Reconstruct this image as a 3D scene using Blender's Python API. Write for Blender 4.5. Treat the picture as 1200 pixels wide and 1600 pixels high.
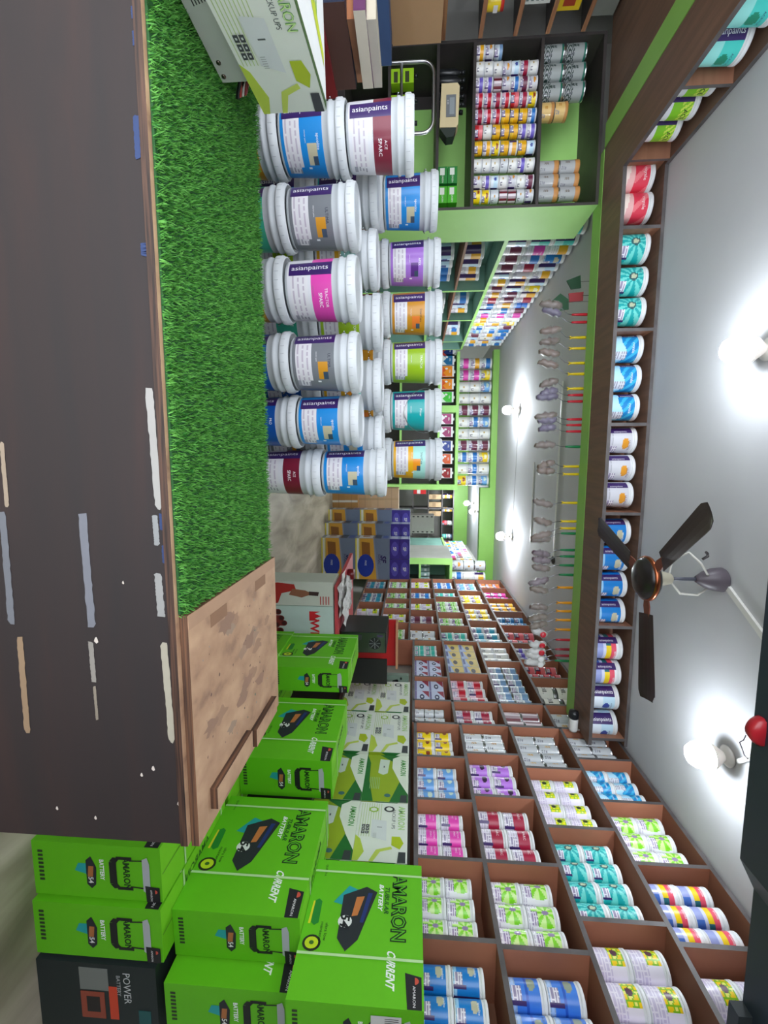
import bpy, math, random
from mathutils import Vector, Matrix
random.seed(7)
for o in list(bpy.data.objects): bpy.data.objects.remove(o)
SC = bpy.context.scene
COL = SC.collection
R_ = math.radians

# ------------------------------------------------------------------ camera (phone held sideways: world up is picture right)
FPX, YAW, PITCH, ROLL, EYE = 674.2, 0.1157, -0.0679, 0.00975, 1.5
_cy, _sy, _cp, _sp, _cr, _sr = math.cos(YAW), math.sin(YAW), math.cos(PITCH), math.sin(PITCH), math.cos(ROLL), math.sin(ROLL)
FW = Vector((_sy*_cp, _cy*_cp, _sp)); R0 = Vector((_cy, -_sy, 0)); U0 = R0.cross(FW)
RT = _cr*R0 + _sr*U0; UP = -_sr*R0 + _cr*U0
cam_d = bpy.data.cameras.new('camera'); cam = bpy.data.objects.new('camera', cam_d); COL.objects.link(cam)
cam_d.sensor_fit = 'VERTICAL'; cam_d.sensor_height = 36.0; cam_d.sensor_width = 27.0
cam_d.lens = FPX/1600*36.0; cam_d.clip_start = 0.05; cam_d.clip_end = 100
mw = Matrix((( UP.x, -RT.x, -FW.x, 0), (UP.y, -RT.y, -FW.y, 0), (UP.z, -RT.z, -FW.z, EYE), (0, 0, 0, 1)))
cam.matrix_world = mw
SC.camera = cam
# ------------------------------------------------------------------ daylight through the open shop front, exposure
w = bpy.data.worlds.new('daylight'); SC.world = w; w.use_nodes = True
w.node_tree.nodes['Background'].inputs[0].default_value = (0.88, 0.93, 1.0, 1)
w.node_tree.nodes['Background'].inputs[1].default_value = 1.65
SC.view_settings.view_transform = 'Standard'; SC.view_settings.look = 'None'
SC.view_settings.gamma = 1.0; SC.view_settings.use_curve_mapping = False
SC.view_settings.exposure = 1.6
BULB, BULB_REAR = 38.0, 135.0      # emission of the LED bulbs

def ray(x, y): return ((y-800)*RT + (x-600)*UP)/FPX + FW
def atY(x, y, v): d = ray(x, y); return Vector((0, 0, EYE)) + d*(v/d.y)
def atX(x, y, v): d = ray(x, y); return Vector((0, 0, EYE)) + d*(v/d.x)
def atZ(x, y, v): d = ray(x, y); return Vector((0, 0, EYE)) + d*((v-EYE)/d.z)

# ------------------------------------------------------------------ materials
def lin(c):
    return tuple(((q/255/12.92) if q/255 <= .04045 else ((q/255+.055)/1.055)**2.4) for q in c[:3]) + (1.0,)
MATS = {}
def amat(name, rough, metal=0.0, noise=0.0, coat=0.0):
    """a surface whose printed / moulded colour comes from the mesh, with fine procedural wear"""
    m = bpy.data.materials.new(name); m.use_nodes = True; nt = m.node_tree; b = nt.nodes['Principled BSDF']
    a = nt.nodes.new('ShaderNodeVertexColor'); a.layer_name = 'Col'
    b.inputs['Roughness'].default_value = rough; b.inputs['Metallic'].default_value = metal
    if coat: b.inputs['Coat Weight'].default_value = coat
    if noise:
        tc = nt.nodes.new('ShaderNodeTexCoord'); n = nt.nodes.new('ShaderNodeTexNoise'); n.inputs['Scale'].default_value = 14; n.inputs['Detail'].default_value = 6
        r = nt.nodes.new('ShaderNodeValToRGB'); r.color_ramp.elements[0].position = .3; r.color_ramp.elements[0].color = (1-noise,)*3+(1,)
        r.color_ramp.elements[1].position = .75
        mx = nt.nodes.new('ShaderNodeMix'); mx.data_type = 'RGBA'; mx.blend_type = 'MULTIPLY'; mx.inputs[0].default_value = 1
        nt.links.new(tc.outputs['Object'], n.inputs['Vector']); nt.links.new(n.outputs['Fac'], r.inputs[0])
        nt.links.new(a.outputs[0], mx.inputs[6]); nt.links.new(r.outputs[0], mx.inputs[7]); nt.links.new(mx.outputs[2], b.inputs['Base Color'])
    else: nt.links.new(a.outputs[0], b.inputs['Base Color'])
    MATS[name] = m; return m
amat('gloss', .28); amat('satin', .42, noise=.06); amat('matte', .75, noise=.10); amat('card', .62, noise=.05)
amat('metal', .28, 1.0); amat('tinmetal', .24, .85); amat('print', .33, coat=.15)
def nmat(name, fn, rough=.6):
    m = bpy.data.materials.new(name); m.use_nodes = True; nt = m.node_tree; b = nt.nodes['Principled BSDF']; b.inputs['Roughness'].default_value = rough
    fn(nt, b); MATS[name] = m; return m
def ramp_noise(nt, b, cols, scale=(1, 1, 1), s=5, detail=8, dist=0.0, bump=0.0, coord='Object'):
    tc = nt.nodes.new('ShaderNodeTexCoord'); mp = nt.nodes.new('ShaderNodeMapping'); mp.inputs['Scale'].default_value = scale
    n = nt.nodes.new('ShaderNodeTexNoise'); n.inputs['Scale'].default_value = s; n.inputs['Detail'].default_value = detail; n.inputs['Distortion'].default_value = dist
    r = nt.nodes.new('ShaderNodeValToRGB'); e = r.color_ramp.elements
    for i, (p, c) in enumerate(cols):
        el = e[i] if i < 2 else e.new(p)
        el.position = p; el.color = lin(c)
    nt.links.new(tc.outputs[coord], mp.inputs[0]); nt.links.new(mp.outputs[0], n.inputs['Vector']); nt.links.new(n.outputs['Fac'], r.inputs[0])
    nt.links.new(r.outputs[0], b.inputs['Base Color'])
    if bump:
        bp = nt.nodes.new('ShaderNodeBump'); bp.inputs['Strength'].default_value = bump; bp.inputs['Distance'].default_value = .01
        nt.links.new(n.outputs['Fac'], bp.inputs['Height']); nt.links.new(bp.outputs[0], b.inputs['Normal'])
    return n, r
nmat('concrete', lambda nt, b: ramp_noise(nt, b, [(.30, (120, 110, 92)), (.72, (196, 186, 166)), (.5, (163, 153, 132))], (1.2, .35, 1), 3.2, 10, .6, .15), .55)
nmat('ceiling_paint', lambda nt, b: ramp_noise(nt, b, [(.3, (198, 199, 203)), (.8, (208, 209, 212))], s=1.5), .8)
nmat('wall_paint', lambda nt, b: ramp_noise(nt, b, [(.3, (188, 186, 180)), (.8, (208, 207, 203))], s=2), .8)
nmat('green_paint', lambda nt, b: ramp_noise(nt, b, [(.25, (136, 190, 88)), (.8, (150, 204, 102))], s=2.5), .5)
nmat('pale_green_paint', lambda nt, b: ramp_noise(nt, b, [(.25, (172, 232, 126)), (.8, (186, 242, 142))], s=2.5), .5)
nmat('brown_laminate', lambda nt, b: ramp_noise(nt, b, [(.3, (138, 94, 72)), (.7, (160, 112, 88))], (1, 1, 12), 2, 6), .5)
nmat('salmon_laminate', lambda nt, b: ramp_noise(nt, b, [(.3, (172, 112, 86)), (.7, (198, 134, 106))], (1, 8, 1), 2, 6), .5)
nmat('grey_edge', lambda nt, b: ramp_noise(nt, b, [(.3, (74, 70, 70)), (.7, (104, 98, 98))], s=8), .55)
nmat('dark_laminate', lambda nt, b: ramp_noise(nt, b, [(.3, (50, 46, 46)), (.7, (70, 64, 62))], s=4), .5)
nmat('teal_paint', lambda nt, b: ramp_noise(nt, b, [(.3, (122, 170, 156)), (.7, (138, 186, 172))], s=4), .6)
nmat('counter_brown', lambda nt, b: ramp_noise(nt, b, [(.28, (34, 29, 30)), (.75, (50, 34, 32)), (.5, (40, 31, 31))], (.6, 1, 5), 2.4, 8, .5, .05), .7)
nmat('plywood', lambda nt, b: ramp_noise(nt, b, [(.25, (128, 96, 80)), (.72, (204, 166, 132)), (.42, (178, 140, 110))], (2.2, 1.6, 1), 5.5, 12, .15, .08), .65)
nmat('ply_edge', lambda nt, b: ramp_noise(nt, b, [(.35, (48, 31, 24)), (.65, (114, 78, 54))], (1, 1, 60), 3, 4), .7)
nmat('loft_brown', lambda nt, b: ramp_noise(nt, b, [(.3, (104, 80, 66)), (.7, (128, 98, 80))], (12, 1, 1), 2, 6), .5)
nmat('counter_edge', lambda nt, b: ramp_noise(nt, b, [(.35, (34, 23, 20)), (.7, (88, 60, 46))], (1.5, 1, 50), 4, 6), .6)
nmat('raw_wood', lambda nt, b: ramp_noise(nt, b, [(.3, (132, 84, 56)), (.7, (190, 138, 100))], (1, 1, 14), 3, 6), .65)
def emis(name, col, st):
    m = bpy.data.materials.new(name); m.use_nodes = True; b = m.node_tree.nodes['Principled BSDF']
    b.inputs['Emission Color'].default_value = col; b.inputs['Emission Strength'].default_value = st; b.inputs['Base Color'].default_value = (1, 1, 1, 1); MATS[name] = m
emis('bulb_glow', (0.86, 0.93, 1.0, 1), BULB); emis('rear_bulb_glow', (0.88, 0.94, 1.0, 1), BULB_REAR)
def plast(nt, b):
    b.inputs['Base Color'].default_value = (.80, .80, .80, 1); b.inputs['Alpha'].default_value = .16
nmat('clear_wrap', plast, .12)
def grassm(nt, b):
    n, r = ramp_noise(nt, b, [(.3, (32, 104, 30)), (.7, (108, 176, 76))], s=60, detail=3); b.inputs['Specular IOR Level'].default_value = .3
nmat('grass_green', grassm, .6)

# ------------------------------------------------------------------ text outlines
_T = {}
def textgeo(s, off=0.0):
    k = (s, off)
    if k in _T: return _T[k]
    cu = bpy.data.curves.new('t', 'FONT'); cu.body = s; cu.resolution_u = 2; cu.offset = off; cu.size = 1.0
    o = bpy.data.objects.new('t', cu); COL.objects.link(o); bpy.context.view_layer.update()
    me = o.evaluated_get(bpy.context.evaluated_depsgraph_get()).to_mesh()
    v = [(p.co.x, p.co.y) for p in me.vertices]; f = [tuple(p.vertices) for p in me.polygons]
    o.evaluated_get(bpy.context.evaluated_depsgraph_get()).to_mesh_clear()
    bpy.data.objects.remove(o); bpy.data.curves.remove(cu)
    if v:
        x0 = min(p[0] for p in v); x1 = max(p[0] for p in v); cx = (x0+x1)/2; y0 = 0; hh = .70
        v = [((p[0]-cx)/hh, (p[1]-hh/2)/hh) for p in v]      # capital height 1, centred
        wd = (x1-x0)/hh
    else: wd = 1
    _T[k] = (v, f, wd); return _T[k]

# ------------------------------------------------------------------ mesh builder: every face has a colour and a material slot
class MB:
    def __init__(s): s.v = []; s.f = []; s.c = []; s.m = []; s.s = []
    def add(s, vs, fs, col, m=0, smooth=False):
        b = len(s.v); s.v += [tuple(p) for p in vs]
        for i, f in enumerate(fs):
            s.f.append([b+k for k in f]); s.c.append(col[i] if isinstance(col, list) else col); s.m.append(m); s.s.append(smooth)
        return s
    def quad(s, a, b, c, d, col, m=0): return s.add([a, b, c, d], [(0, 1, 2, 3)], col, m)
    def box(s, x0, y0, z0, x1, y1, z1, col, m=0, cols=None, ms=None):
        vs = [(x0, y0, z0), (x1, y0, z0), (x1, y1, z0), (x0, y1, z0), (x0, y0, z1), (x1, y0, z1), (x1, y1, z1), (x0, y1, z1)]
        fs = {'b': (0, 3, 2, 1), 't': (4, 5, 6, 7), 'f': (0, 1, 5, 4), 'k': (2, 3, 7, 6), 'l': (3, 0, 4, 7), 'r': (1, 2, 6, 5)}
        bb = len(s.v); s.v += vs
        for k, f in fs.items():
            s.f.append([bb+i for i in f]); s.c.append((cols or {}).get(k, col)); s.m.append((ms or {}).get(k, m)); s.s.append(False)
        return s
    def lathe(s, prof, n, col, m=0, cx=0, cy=0, smooth=True, caps=True, axis='z', cz=0):
        b = len(s.v)
        for (r, z) in prof:
            for i in range(n):
                a = 2*math.pi*i/n; p = (r*math.sin(a), -r*math.cos(a), z)
                if axis == 'y': p = (p[0], z, -p[1])
                elif axis == 'x': p = (z, p[0], -p[1])
                s.v.append((cx+p[0], cy+p[1], cz+p[2]))
        for j in range(len(prof)-1):
            cc = col[j] if isinstance(col, list) else col
            for i in range(n):
                k = (i+1) % n
                s.f.append([b+j*n+i, b+j*n+k, b+(j+1)*n+k, b+(j+1)*n+i]); s.c.append(cc); s.m.append(m); s.s.append(smooth)
        if caps:
            s.f.append([b+i for i in range(n)][::-1]); s.c.append(col[0] if isinstance(col, list) else col); s.m.append(m); s.s.append(False)
            s.f.append([b+(len(prof)-1)*n+i for i in range(n)]); s.c.append(col[-1] if isinstance(col, list) else col); s.m.append(m); s.s.append(False)
        return s
    def tube(s, pts, r, n, col, m=0):
        pts = [Vector(p) for p in pts]; rs = r if isinstance(r, (list, tuple)) else [r]*len(pts); b = len(s.v)
        pn = None
        for i, p in enumerate(pts):
            d = (pts[min(i+1, len(pts)-1)]-pts[max(i-1, 0)])
            d = d.normalized() if d.length > 1e-9 else Vector((0, 0, 1))
            if pn is None: pn = d.orthogonal().normalized()
            pn = (pn-d*pn.dot(d)); pn = pn.normalized() if pn.length > 1e-6 else d.orthogonal().normalized()
            q = d.cross(pn)
            for k in range(n):
                a = 2*math.pi*k/n; s.v.append(tuple(p+(pn*math.cos(a)+q*math.sin(a))*rs[i]))
        for i in range(len(pts)-1):
            for k in range(n):
                l = (k+1) % n; s.f.append([b+i*n+k, b+i*n+l, b+(i+1)*n+l, b+(i+1)*n+k]); s.c.append(col); s.m.append(m); s.s.append(True)
        s.f.append([b+k for k in range(n)][::-1]); s.c.append(col); s.m.append(m); s.s.append(False)
        s.f.append([b+(len(pts)-1)*n+k for k in range(n)]); s.c.append(col); s.m.append(m); s.s.append(False)
        return s
    def poly(s, pts, o, ux, uy, col, m=0):
        o = Vector(o); ux = Vector(ux); uy = Vector(uy)
        return s.add([o+ux*a+uy*b for a, b in pts], [tuple(range(len(pts)))], col, m)
    def prism(s, pts, o, ux, uy, th, col, m=0):
        """outline pts in the plane (ux,uy), given thickness along ux x uy"""
        o = Vector(o); ux = Vector(ux); uy = Vector(uy); n = ux.cross(uy).normalized()*th; k = len(pts)
        vs = [o+ux*a+uy*b for a, b in pts]; vs += [p-n for p in vs]
        return s.add(vs, [tuple(range(k)), tuple(range(2*k-1, k-1, -1))]+[(i, k+i, k+(i+1) % k, (i+1) % k) for i in range(k)], col, m)
    def text(s, t, o, ux, uy, h, col, m=0, wmax=None, off=0.0, slant=0.0):
        v, f, wd = textgeo(t, off); o = Vector(o); ux = Vector(ux); uy = Vector(uy); sx = h
        if wmax and wd*h > wmax: sx = wmax/wd
        return s.add([o+ux*(p[0]*sx+slant*p[1]*h)+uy*(p[1]*h) for p in v], f, col, m)
    def ctext(s, t, rf, a0, z0, h, col, m=0, rot=False, wmax=None, off=0.0, eps=.0006):
        """lettering wrapped on a round body; rot = it runs upward"""
        v, f, wd = textgeo(t, off); sx = h
        if wmax and wd*h > wmax: sx = wmax/wd
        r0 = rf(z0); out = []
        for px, py in v:
            dx, dz = (px*sx, py*h) if not rot else (-py*h, px*sx)
            a = math.radians(a0)+dx/r0; z = z0+dz; r = rf(z)+eps
            out.append((r*math.sin(a), -r*math.cos(a), z))
        return s.add(out, f, col, m)
    def clabel(s, rf, z0, z1, fn, na, nv, m=0, eps=0.0, a0=-180, a1=180):
        b = len(s.v)
        for j in range(nv+1):
            z = z0+(z1-z0)*j/nv; r = rf(z)+eps
            for i in range(na+1):
                a = math.radians(a0+(a1-a0)*i/na); s.v.append((r*math.sin(a), -r*math.cos(a), z))
        for j in range(nv):
            for i in range(na):
                s.f.append([b+j*(na+1)+i, b+j*(na+1)+i+1, b+(j+1)*(na+1)+i+1, b+(j+1)*(na+1)+i])
                s.c.append(fn(a0+(a1-a0)*(i+.5)/na, (j+.5)/nv)); s.m.append(m); s.s.append(True)
        return s
    def xf(s, M, start=0):
        for i in range(start, len(s.v)): s.v[i] = tuple(M @ Vector(s.v[i]))
        return s
    def build(s, name, mats, parent=None, loc=(0, 0, 0), rz=0.0):
        me = bpy.data.meshes.new(name); me.from_pydata(s.v, [], s.f)
        ca = me.color_attributes.new('Col', 'FLOAT_COLOR', 'CORNER'); buf = []
        cache = {}
        for f, c in zip(s.f, s.c):
            if c not in cache: cache[c] = lin(c)
            buf += cache[c]*len(f)
        ca.data.foreach_set('color', buf)
        me.polygons.foreach_set('material_index', s.m); me.polygons.foreach_set('use_smooth', s.s)
        if isinstance(mats, str): mats = [mats]
        for mm in mats: me.materials.append(MATS[mm])
        me.update()
        o = bpy.data.objects.new(name, me); COL.objects.link(o); o.location = loc; o.rotation_euler = (0, 0, rz)
        if parent: o.parent = parent
        return o

_LB = {}
def tag(o, label=None, cat=None, group=None, kind=None):
    if label:
        n = len(label.split())
        if n > 16 or n < 4: print('LABEL LEN', n, label)
        if label in _LB: print('LABEL DUP', label)
        _LB[label] = 1; o['label'] = label
    if cat: o['category'] = cat
    if group: o['group'] = group
    if kind: o['kind'] = kind
    return o
def thing(name, label, cat, loc=(0, 0, 0), rz=0.0, group=None):
    o = bpy.data.objects.new(name, None); COL.objects.link(o); o.location = loc; o.rotation_euler = (0, 0, rz); o.empty_display_size = .05
    return tag(o, label, cat, group)
def struct(mb, name, mats, kind='structure'):
    o = mb.build(name, mats); o['kind'] = kind; return o
def link_copy(o, parent=None):
    c = o.copy(); COL.objects.link(c); c.parent = parent
    for ch in KIDS.get(o.name, []): link_copy(ch, c)
    return c
KIDS = {}
def kids(root, lst): KIDS[root.name] = lst
ORD = ['first', 'second', 'third', 'fourth', 'fifth', 'sixth', 'seventh', 'eighth', 'ninth', 'tenth', 'eleventh', 'twelfth', 'thirteenth', 'fourteenth', 'fifteenth', 'sixteenth', 'seventeenth', 'eighteenth', 'nineteenth', 'twentieth', 'twenty-first', 'twenty-second', 'twenty-third', 'twenty-fourth', 'twenty-fifth']
W = (235, 236, 238); PU = (58, 34, 100); BK = (26, 26, 28); GY = (150, 152, 158)

# ================================================================== ROOM
CZ = 3.165
m = MB(); m.box(-3.6, -1.5, -.06, 3.0, 15.2, 0, W); struct(m, 'floor', 'concrete')
m = MB(); m.box(-3.6, -.6, CZ, 3.0, 15.2, CZ+.08, W); struct(m, 'ceiling', 'ceiling_paint')
m = MB(); m.box(2.56, -.6, 0, 2.66, 15.2, CZ, W); struct(m, 'wall_right', 'wall_paint')
m = MB(); m.box(-2.64, 4.12, 0, -2.54, 15.2, CZ, W); struct(m, 'wall_left', 'wall_paint')
m = MB(); m.box(-3.55, -.6, 0, -3.45, 4.12, CZ, W); struct(m, 'wall_alcove', 'wall_paint')
m = MB(); m.box(.55, -.62, 0, 2.66, -.5, CZ, W); struct(m, 'front_light_block', 'dark_laminate')      # unseen slab added behind the camera to block daylight from the right side
m = MB(); m.box(-3.45, 4.12, 0, -2.64, 4.2, CZ, W); struct(m, 'wall_alcove_back', 'wall_paint')
m = MB(); m.box(-2.54, 15.0, 0, 2.56, 15.1, CZ, W); struct(m, 'wall_back', 'wall_paint')
m = MB(); m.box(-2.2, 8.92, 3.05, .52, 9.10, CZ, W); m.box(.52, 8.92, 2.86, 2.56, 9.10, CZ, W); struct(m, 'trim_1', 'green_paint')   # beam across the room
m = MB(); m.box(-2.54, 13.4, 2.70, 2.56, 13.7, CZ, W); struct(m, 'trim_2', 'green_paint')
# green lintel right behind the loft shelf
m = MB(); m.box(-2.28, 3.545, 2.87, 2.2, 3.70, CZ, W); struct(m, 'trim_3', 'green_paint')
m = MB(); m.box(-2.45, .9, 2.87, -2.285, 3.545, CZ, W); struct(m, 'trim_4', 'green_paint')
m = MB(); m.box(-3.45, .9, 2.885, -2.455, 3.56, 2.91, W); struct(m, 'trim_5', 'loft_brown')
# dark roller-shutter housing right over the camera
t = thing('shutter_housing', 'dark steel roller shutter housing crossing under the ceiling beside the right bulb', 'shutter', (0, 0, 0))
m = MB(); a = [atY(1187, 1000, 1.2), atY(1156, 1341, 1.2), atY(1176, 1388, 1.2), atY(1159, 1600, 1.2)]
xl = .15
pts = [(xl, 2.452), (a[1].x, 2.458), (a[2].x, 2.505), (2.5, 2.52), (2.5, 3.1), (xl, 3.1)]
m.prism(pts, (0, 1.2, 0), (1, 0, 0), (0, 0, 1), -.28, (40, 50, 62)); m.build('housing', 'satin', t)
m = MB(); m.box(a[2].x+.02, 1.185, 2.60, 2.5, 1.2, 2.615, (70, 84, 98)); m.build('ridge', 'satin', t)
m = MB(); m.box(1.62, 1.16, 2.47, 2.2, 1.2, 2.53, (52, 58, 60)); m.build('bracket', 'satin', t)
c = atY(1185, 1143, 1.17)
m = MB(); m.lathe([(.0, 0), (.035, .002), (.042, .012), (.04, .03), (.03, .04)], 24, (170, 34, 44), axis='y', cx=c.x, cy=1.155, cz=c.z+.015); m.build('red_cap', 'gloss', t)['label'] = 'round red plastic cap'
# ================================================================== COUNTER
t = thing('shop_counter', 'dark brown plywood counter with peeled strips spanning the shop front', 'counter', (0, 1.25, 0))
cx0, cx1, cyf, cyb = -2.6, .945, .935, 1.57
def rel(mb, y0=1.25): return mb.xf(Matrix.Translation((0, -y0, 0)))
m = MB(); m.box(cx0, cyf, .02, cx1, cyf+.02, .932, W); fp = rel(m).build('front_panel', 'counter_brown', t)
m = MB(); m.box(cx1-.02, cyf+.02, .02, cx1, cyb, .932, W); rel(m).build('side_panel', 'counter_brown', t)
m = MB(); m.box(cx0, cyb-.02, .02, cx1-.02, cyb, .932, W); rel(m).build('back_panel', 'counter_brown', t)
m = MB(); m.box(cx0, cyf-.003, .932, cx1+.004, cyb+.003, .95, W, 0, ms={'t': 1, 'b': 1}); rel(m).build('worktop', ['counter_edge', 'plywood'], t)
rng = random.Random(3)
def strip(x0, x1, z, th, col, dz=0.0):
    n = 26; top = []; bot = []
    for i in range(n+1):
        u = i/n; x = x0+(x1-x0)*u; j = .12 if 0 < i < n else .42
        top.append((x+rng.uniform(-.002, .002), z+dz*u+th*(.5-rng.random()*j))); bot.append((x, z+dz*u-th*(.5-rng.random()*j)))
    mm = MB(); pts = bot+top[::-1]
    b = [Vector((p[0], cyf-.0012, p[1])) for p in bot]; tt = [Vector((p[0], cyf-.0012, p[1])) for p in top]
    for i in range(n): mm.quad(b[i], b[i+1], tt[i+1], tt[i], col)
    rel(mm).build('peeled_strip', 'matte', fp)
def zz(x, y): return atY(x, y, cyf)
for (xa, ya, yb, th, col) in ((4, 800, 975, .020, (104, 106, 112)), (3, 690, 792, .012, (150, 134, 116)), (31, 995, 1145, .018, (142, 118, 92)), (129, 803, 980, .022, (112, 114, 122)),
                              (142, 1002, 1065, .014, (136, 131, 124)), (148, 1072, 1125, .008, (134, 124, 110)), (233, 606, 796, .020, (156, 154, 150)), (242, 805, 852, .014, (136, 138, 138)),
                              (247, 895, 963, .020, (142, 142, 140)), (256, 1003, 1160, .019, (160, 154, 138))):
    p, q = zz(xa, ya), zz(xa+(yb-ya)*.085, yb); strip(p.x, q.x, p.z, th, col, q.z-p.z)
for (xa, ya, yb) in ((205, 10, 30), (207, 48, 72), (208, 180, 250), (249, 802, 828), (253, 852, 880), (220, 380, 400)):
    p, q = zz(xa, ya), zz(xa, yb); strip(p.x, q.x, p.z+.006, .014, (40, 58, 100))
m = MB()
for (x, y, s_) in ((193, 910, .003), (151, 1000, .006), (150, 1277, .004), (90, 1262, .004), (222, 1210, .004), (280, 1255, .005), (240, 1200, .005)):
    p = zz(x, y); m.poly([(s_*math.cos(k)*1.4, s_*math.sin(k)*(.6+.4*(k % 2))) for k in range(6)], (p.x, cyf-.0015, p.z), (1, 0, 0), (0, 0, 1), (200, 190, 180))
rel(m).build('paint_fleck', 'matte', fp)
# loose plywood flap on the right end of the counter
t = thing('plywood_flap', 'stained bare plywood flap lying on the right end of the counter', 'board', (.65, 1.25, .951))
m = MB(); m.box(.362, .948, 0, .962, 1.59, .020, W, 0, ms={'t': 1, 'b': 1}); m.xf(Matrix.Translation((-.65, -1.25, 0))).build('sheet', ['ply_edge', 'plywood'], t)
for (y0, y1, xc) in ((1.015, 1.265, .872), (1.30, 1.51, .895)):
    m = MB(); m.box(xc-.014, y0, .020, xc+.045, y1, .040, W, 0, ms={'t': 1}); m.xf(Matrix.Translation((-.65, -1.25, 0))); m.build('batten', ['ply_edge', 'plywood'], t)
for (y0, x0) in ((1.06, .40), (1.38, .40)):
    m = MB(); m.box(x0, y0, .0201, x0+.035, y0+.10, .0206, (150, 112, 84)); m.xf(Matrix.Translation((-.65, -1.25, 0))); m.build('inset_patch', 'matte', t)
m = MB(); rr = random.Random(5)
for i in range(46):
    x = rr.uniform(.45, .84); y = rr.uniform(1.0, 1.54); s_ = rr.uniform(.001, .005); c = rr.choice([(96, 66, 54), (84, 110, 96), (110, 80, 78), (120, 92, 80), (150, 146, 136), (60, 46, 42)])
    m.poly([(s_*math.cos(k)*rr.uniform(.6, 1.6), s_*math.sin(k)*rr.uniform(.5, 1.2)) for k in [j*.785 for j in range(8)]], (x-.65, y-1.25, .0204), (1, 0, 0), (0, 1, 0), c)
m.build('paint_spots', 'matte', t)
m = MB()
for i in range(16):
    x = rr.uniform(.43, .82); y = rr.uniform(.99, 1.54); s_ = rr.uniform(.014, .045); c = rr.choice([(170, 134, 108), (162, 126, 104), (172, 140, 116), (158, 124, 102), (168, 142, 120)])
    m.poly([(s_*math.cos(k)*rr.uniform(.5, 1.3)*.7, s_*math.sin(k)*rr.uniform(.5, 1.3)*1.3) for k in [j*.45 for j in range(14)]], (x-.65, y-1.25, .0202+i*.00001), (1, 0, 0), (0, 1, 0), c)
m.build('stain', 'matte', t)
m = MB(); m.box(.3625, .9485, .0200, .398, 1.589, .0212, (186, 148, 118)); m.xf(Matrix.Translation((-.65, -1.25, 0))); m.build('edge_lipping', 'matte', t)
# artificial grass mat
t = thing('grass_mat', 'bright green artificial grass mat covering the counter top', 'mat', (-1.1, 1.25, .9505))
m = MB(); m.box(-1.48, -.305, 0, 1.458, .315, .006, (22, 78, 28)); m.build('backing', 'matte', t)
import numpy as np
rs = np.random.RandomState(1); N = 62000
gx = rs.uniform(-.75, 1.462, N); gy = rs.uniform(-.312, .318, N)
hh = rs.uniform(.010, .019, N); wd = rs.uniform(.0008, .0014, N); an = rs.uniform(0, 6.283, N); le = rs.uniform(.002, .011, N); ld = rs.uniform(0, 6.283, N)
v = np.zeros((N, 5, 3)); ca, sa = np.cos(an)*wd, np.sin(an)*wd
for k, (s1, hf, lf) in enumerate(((-1, 0, 0), (1, 0, 0), (1, .55, .4), (-1, .55, .4), (0, 1, 1))):
    v[:, k, 0] = gx+s1*ca+le*np.cos(ld)*lf; v[:, k, 1] = gy+s1*sa+le*np.sin(ld)*lf; v[:, k, 2] = .005+hh*hf
me = bpy.data.meshes.new('grass_blades'); me.vertices.add(N*5); me.vertices.foreach_set('co', v.ravel())
idx = (np.arange(N)[:, None]*5+np.array([0, 1, 2, 3, 3, 2, 4])[None]).ravel()
me.loops.add(N*7); me.loops.foreach_set('vertex_index', idx); me.polygons.add(N*2)
ls = (np.arange(N)[:, None]*7+np.array([0, 4])[None]).ravel(); me.polygons.foreach_set('loop_start', ls)
me.update(calc_edges=True); me.materials.append(MATS['grass_green']); o = bpy.data.objects.new('grass_blades', me); COL.objects.link(o); o.parent = t; o['kind'] = 'stuff'

# ================================================================== PAILS
def pail_rf(R, H): return lambda z: R*(.875+.075*min(1, max(0, z/H)/.8))
def panel(a, v, a0, a1, v0, v1): return a0 <= a <= a1 and v0 <= v <= v1
def tlines(a, v, s=26, bg=W, fg=(170, 168, 180)):
    k = int(v*s); return fg if (k % 2 == 0 and ((int(a*.37+k*7.3)*7919) % 5) > 0) else bg
PAILD = {
 'maroon': dict(c=(122, 28, 52), band=(.58, 1), big=True, txt=['ACE', 'SPARC'], words='maroon and white'),
 'blue': dict(c=(28, 138, 214), txt=['apcolite'], pic=(196, 190, 160), words='bright blue'),
 'grey': dict(c=(122, 126, 132), txt=['ULTIMA'], pic=(214, 150, 40), words='silver grey'),
 'pink': dict(c=(222, 70, 172), band=(.52, 1), big=True, txt=['TRACTOR', 'SPARC'], words='pink banded'),
 'ochre': dict(c=(204, 140, 28), txt=['SmartCare'], pic=(226, 120, 40), words='ochre yellow'),
 'lilac': dict(c=(164, 112, 206), txt=['APEX'], pic=(90, 40, 130), words='lilac'),
 'lime': dict(c=(152, 190, 26), txt=['TRACTOR'], words='lime green'),
 'teal': dict(c=(14, 164, 166), txt=['Primer'], words='teal'),
 'sunny': dict(c=(236, 176, 20), txt=['SmartCare'], top=(170, 226, 216), pic=(240, 150, 30), words='yellow and mint'),
 'navy': dict(c=(22, 84, 168), txt=['PRO'], words='deep blue'),
 'mint': dict(c=(60, 170, 140), txt=['ACE'], words='sea green'),
 'bare': dict(c=(206, 210, 214), txt=[], words='plain pale'),
}
R0_, H0_ = .1475, .31
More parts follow.
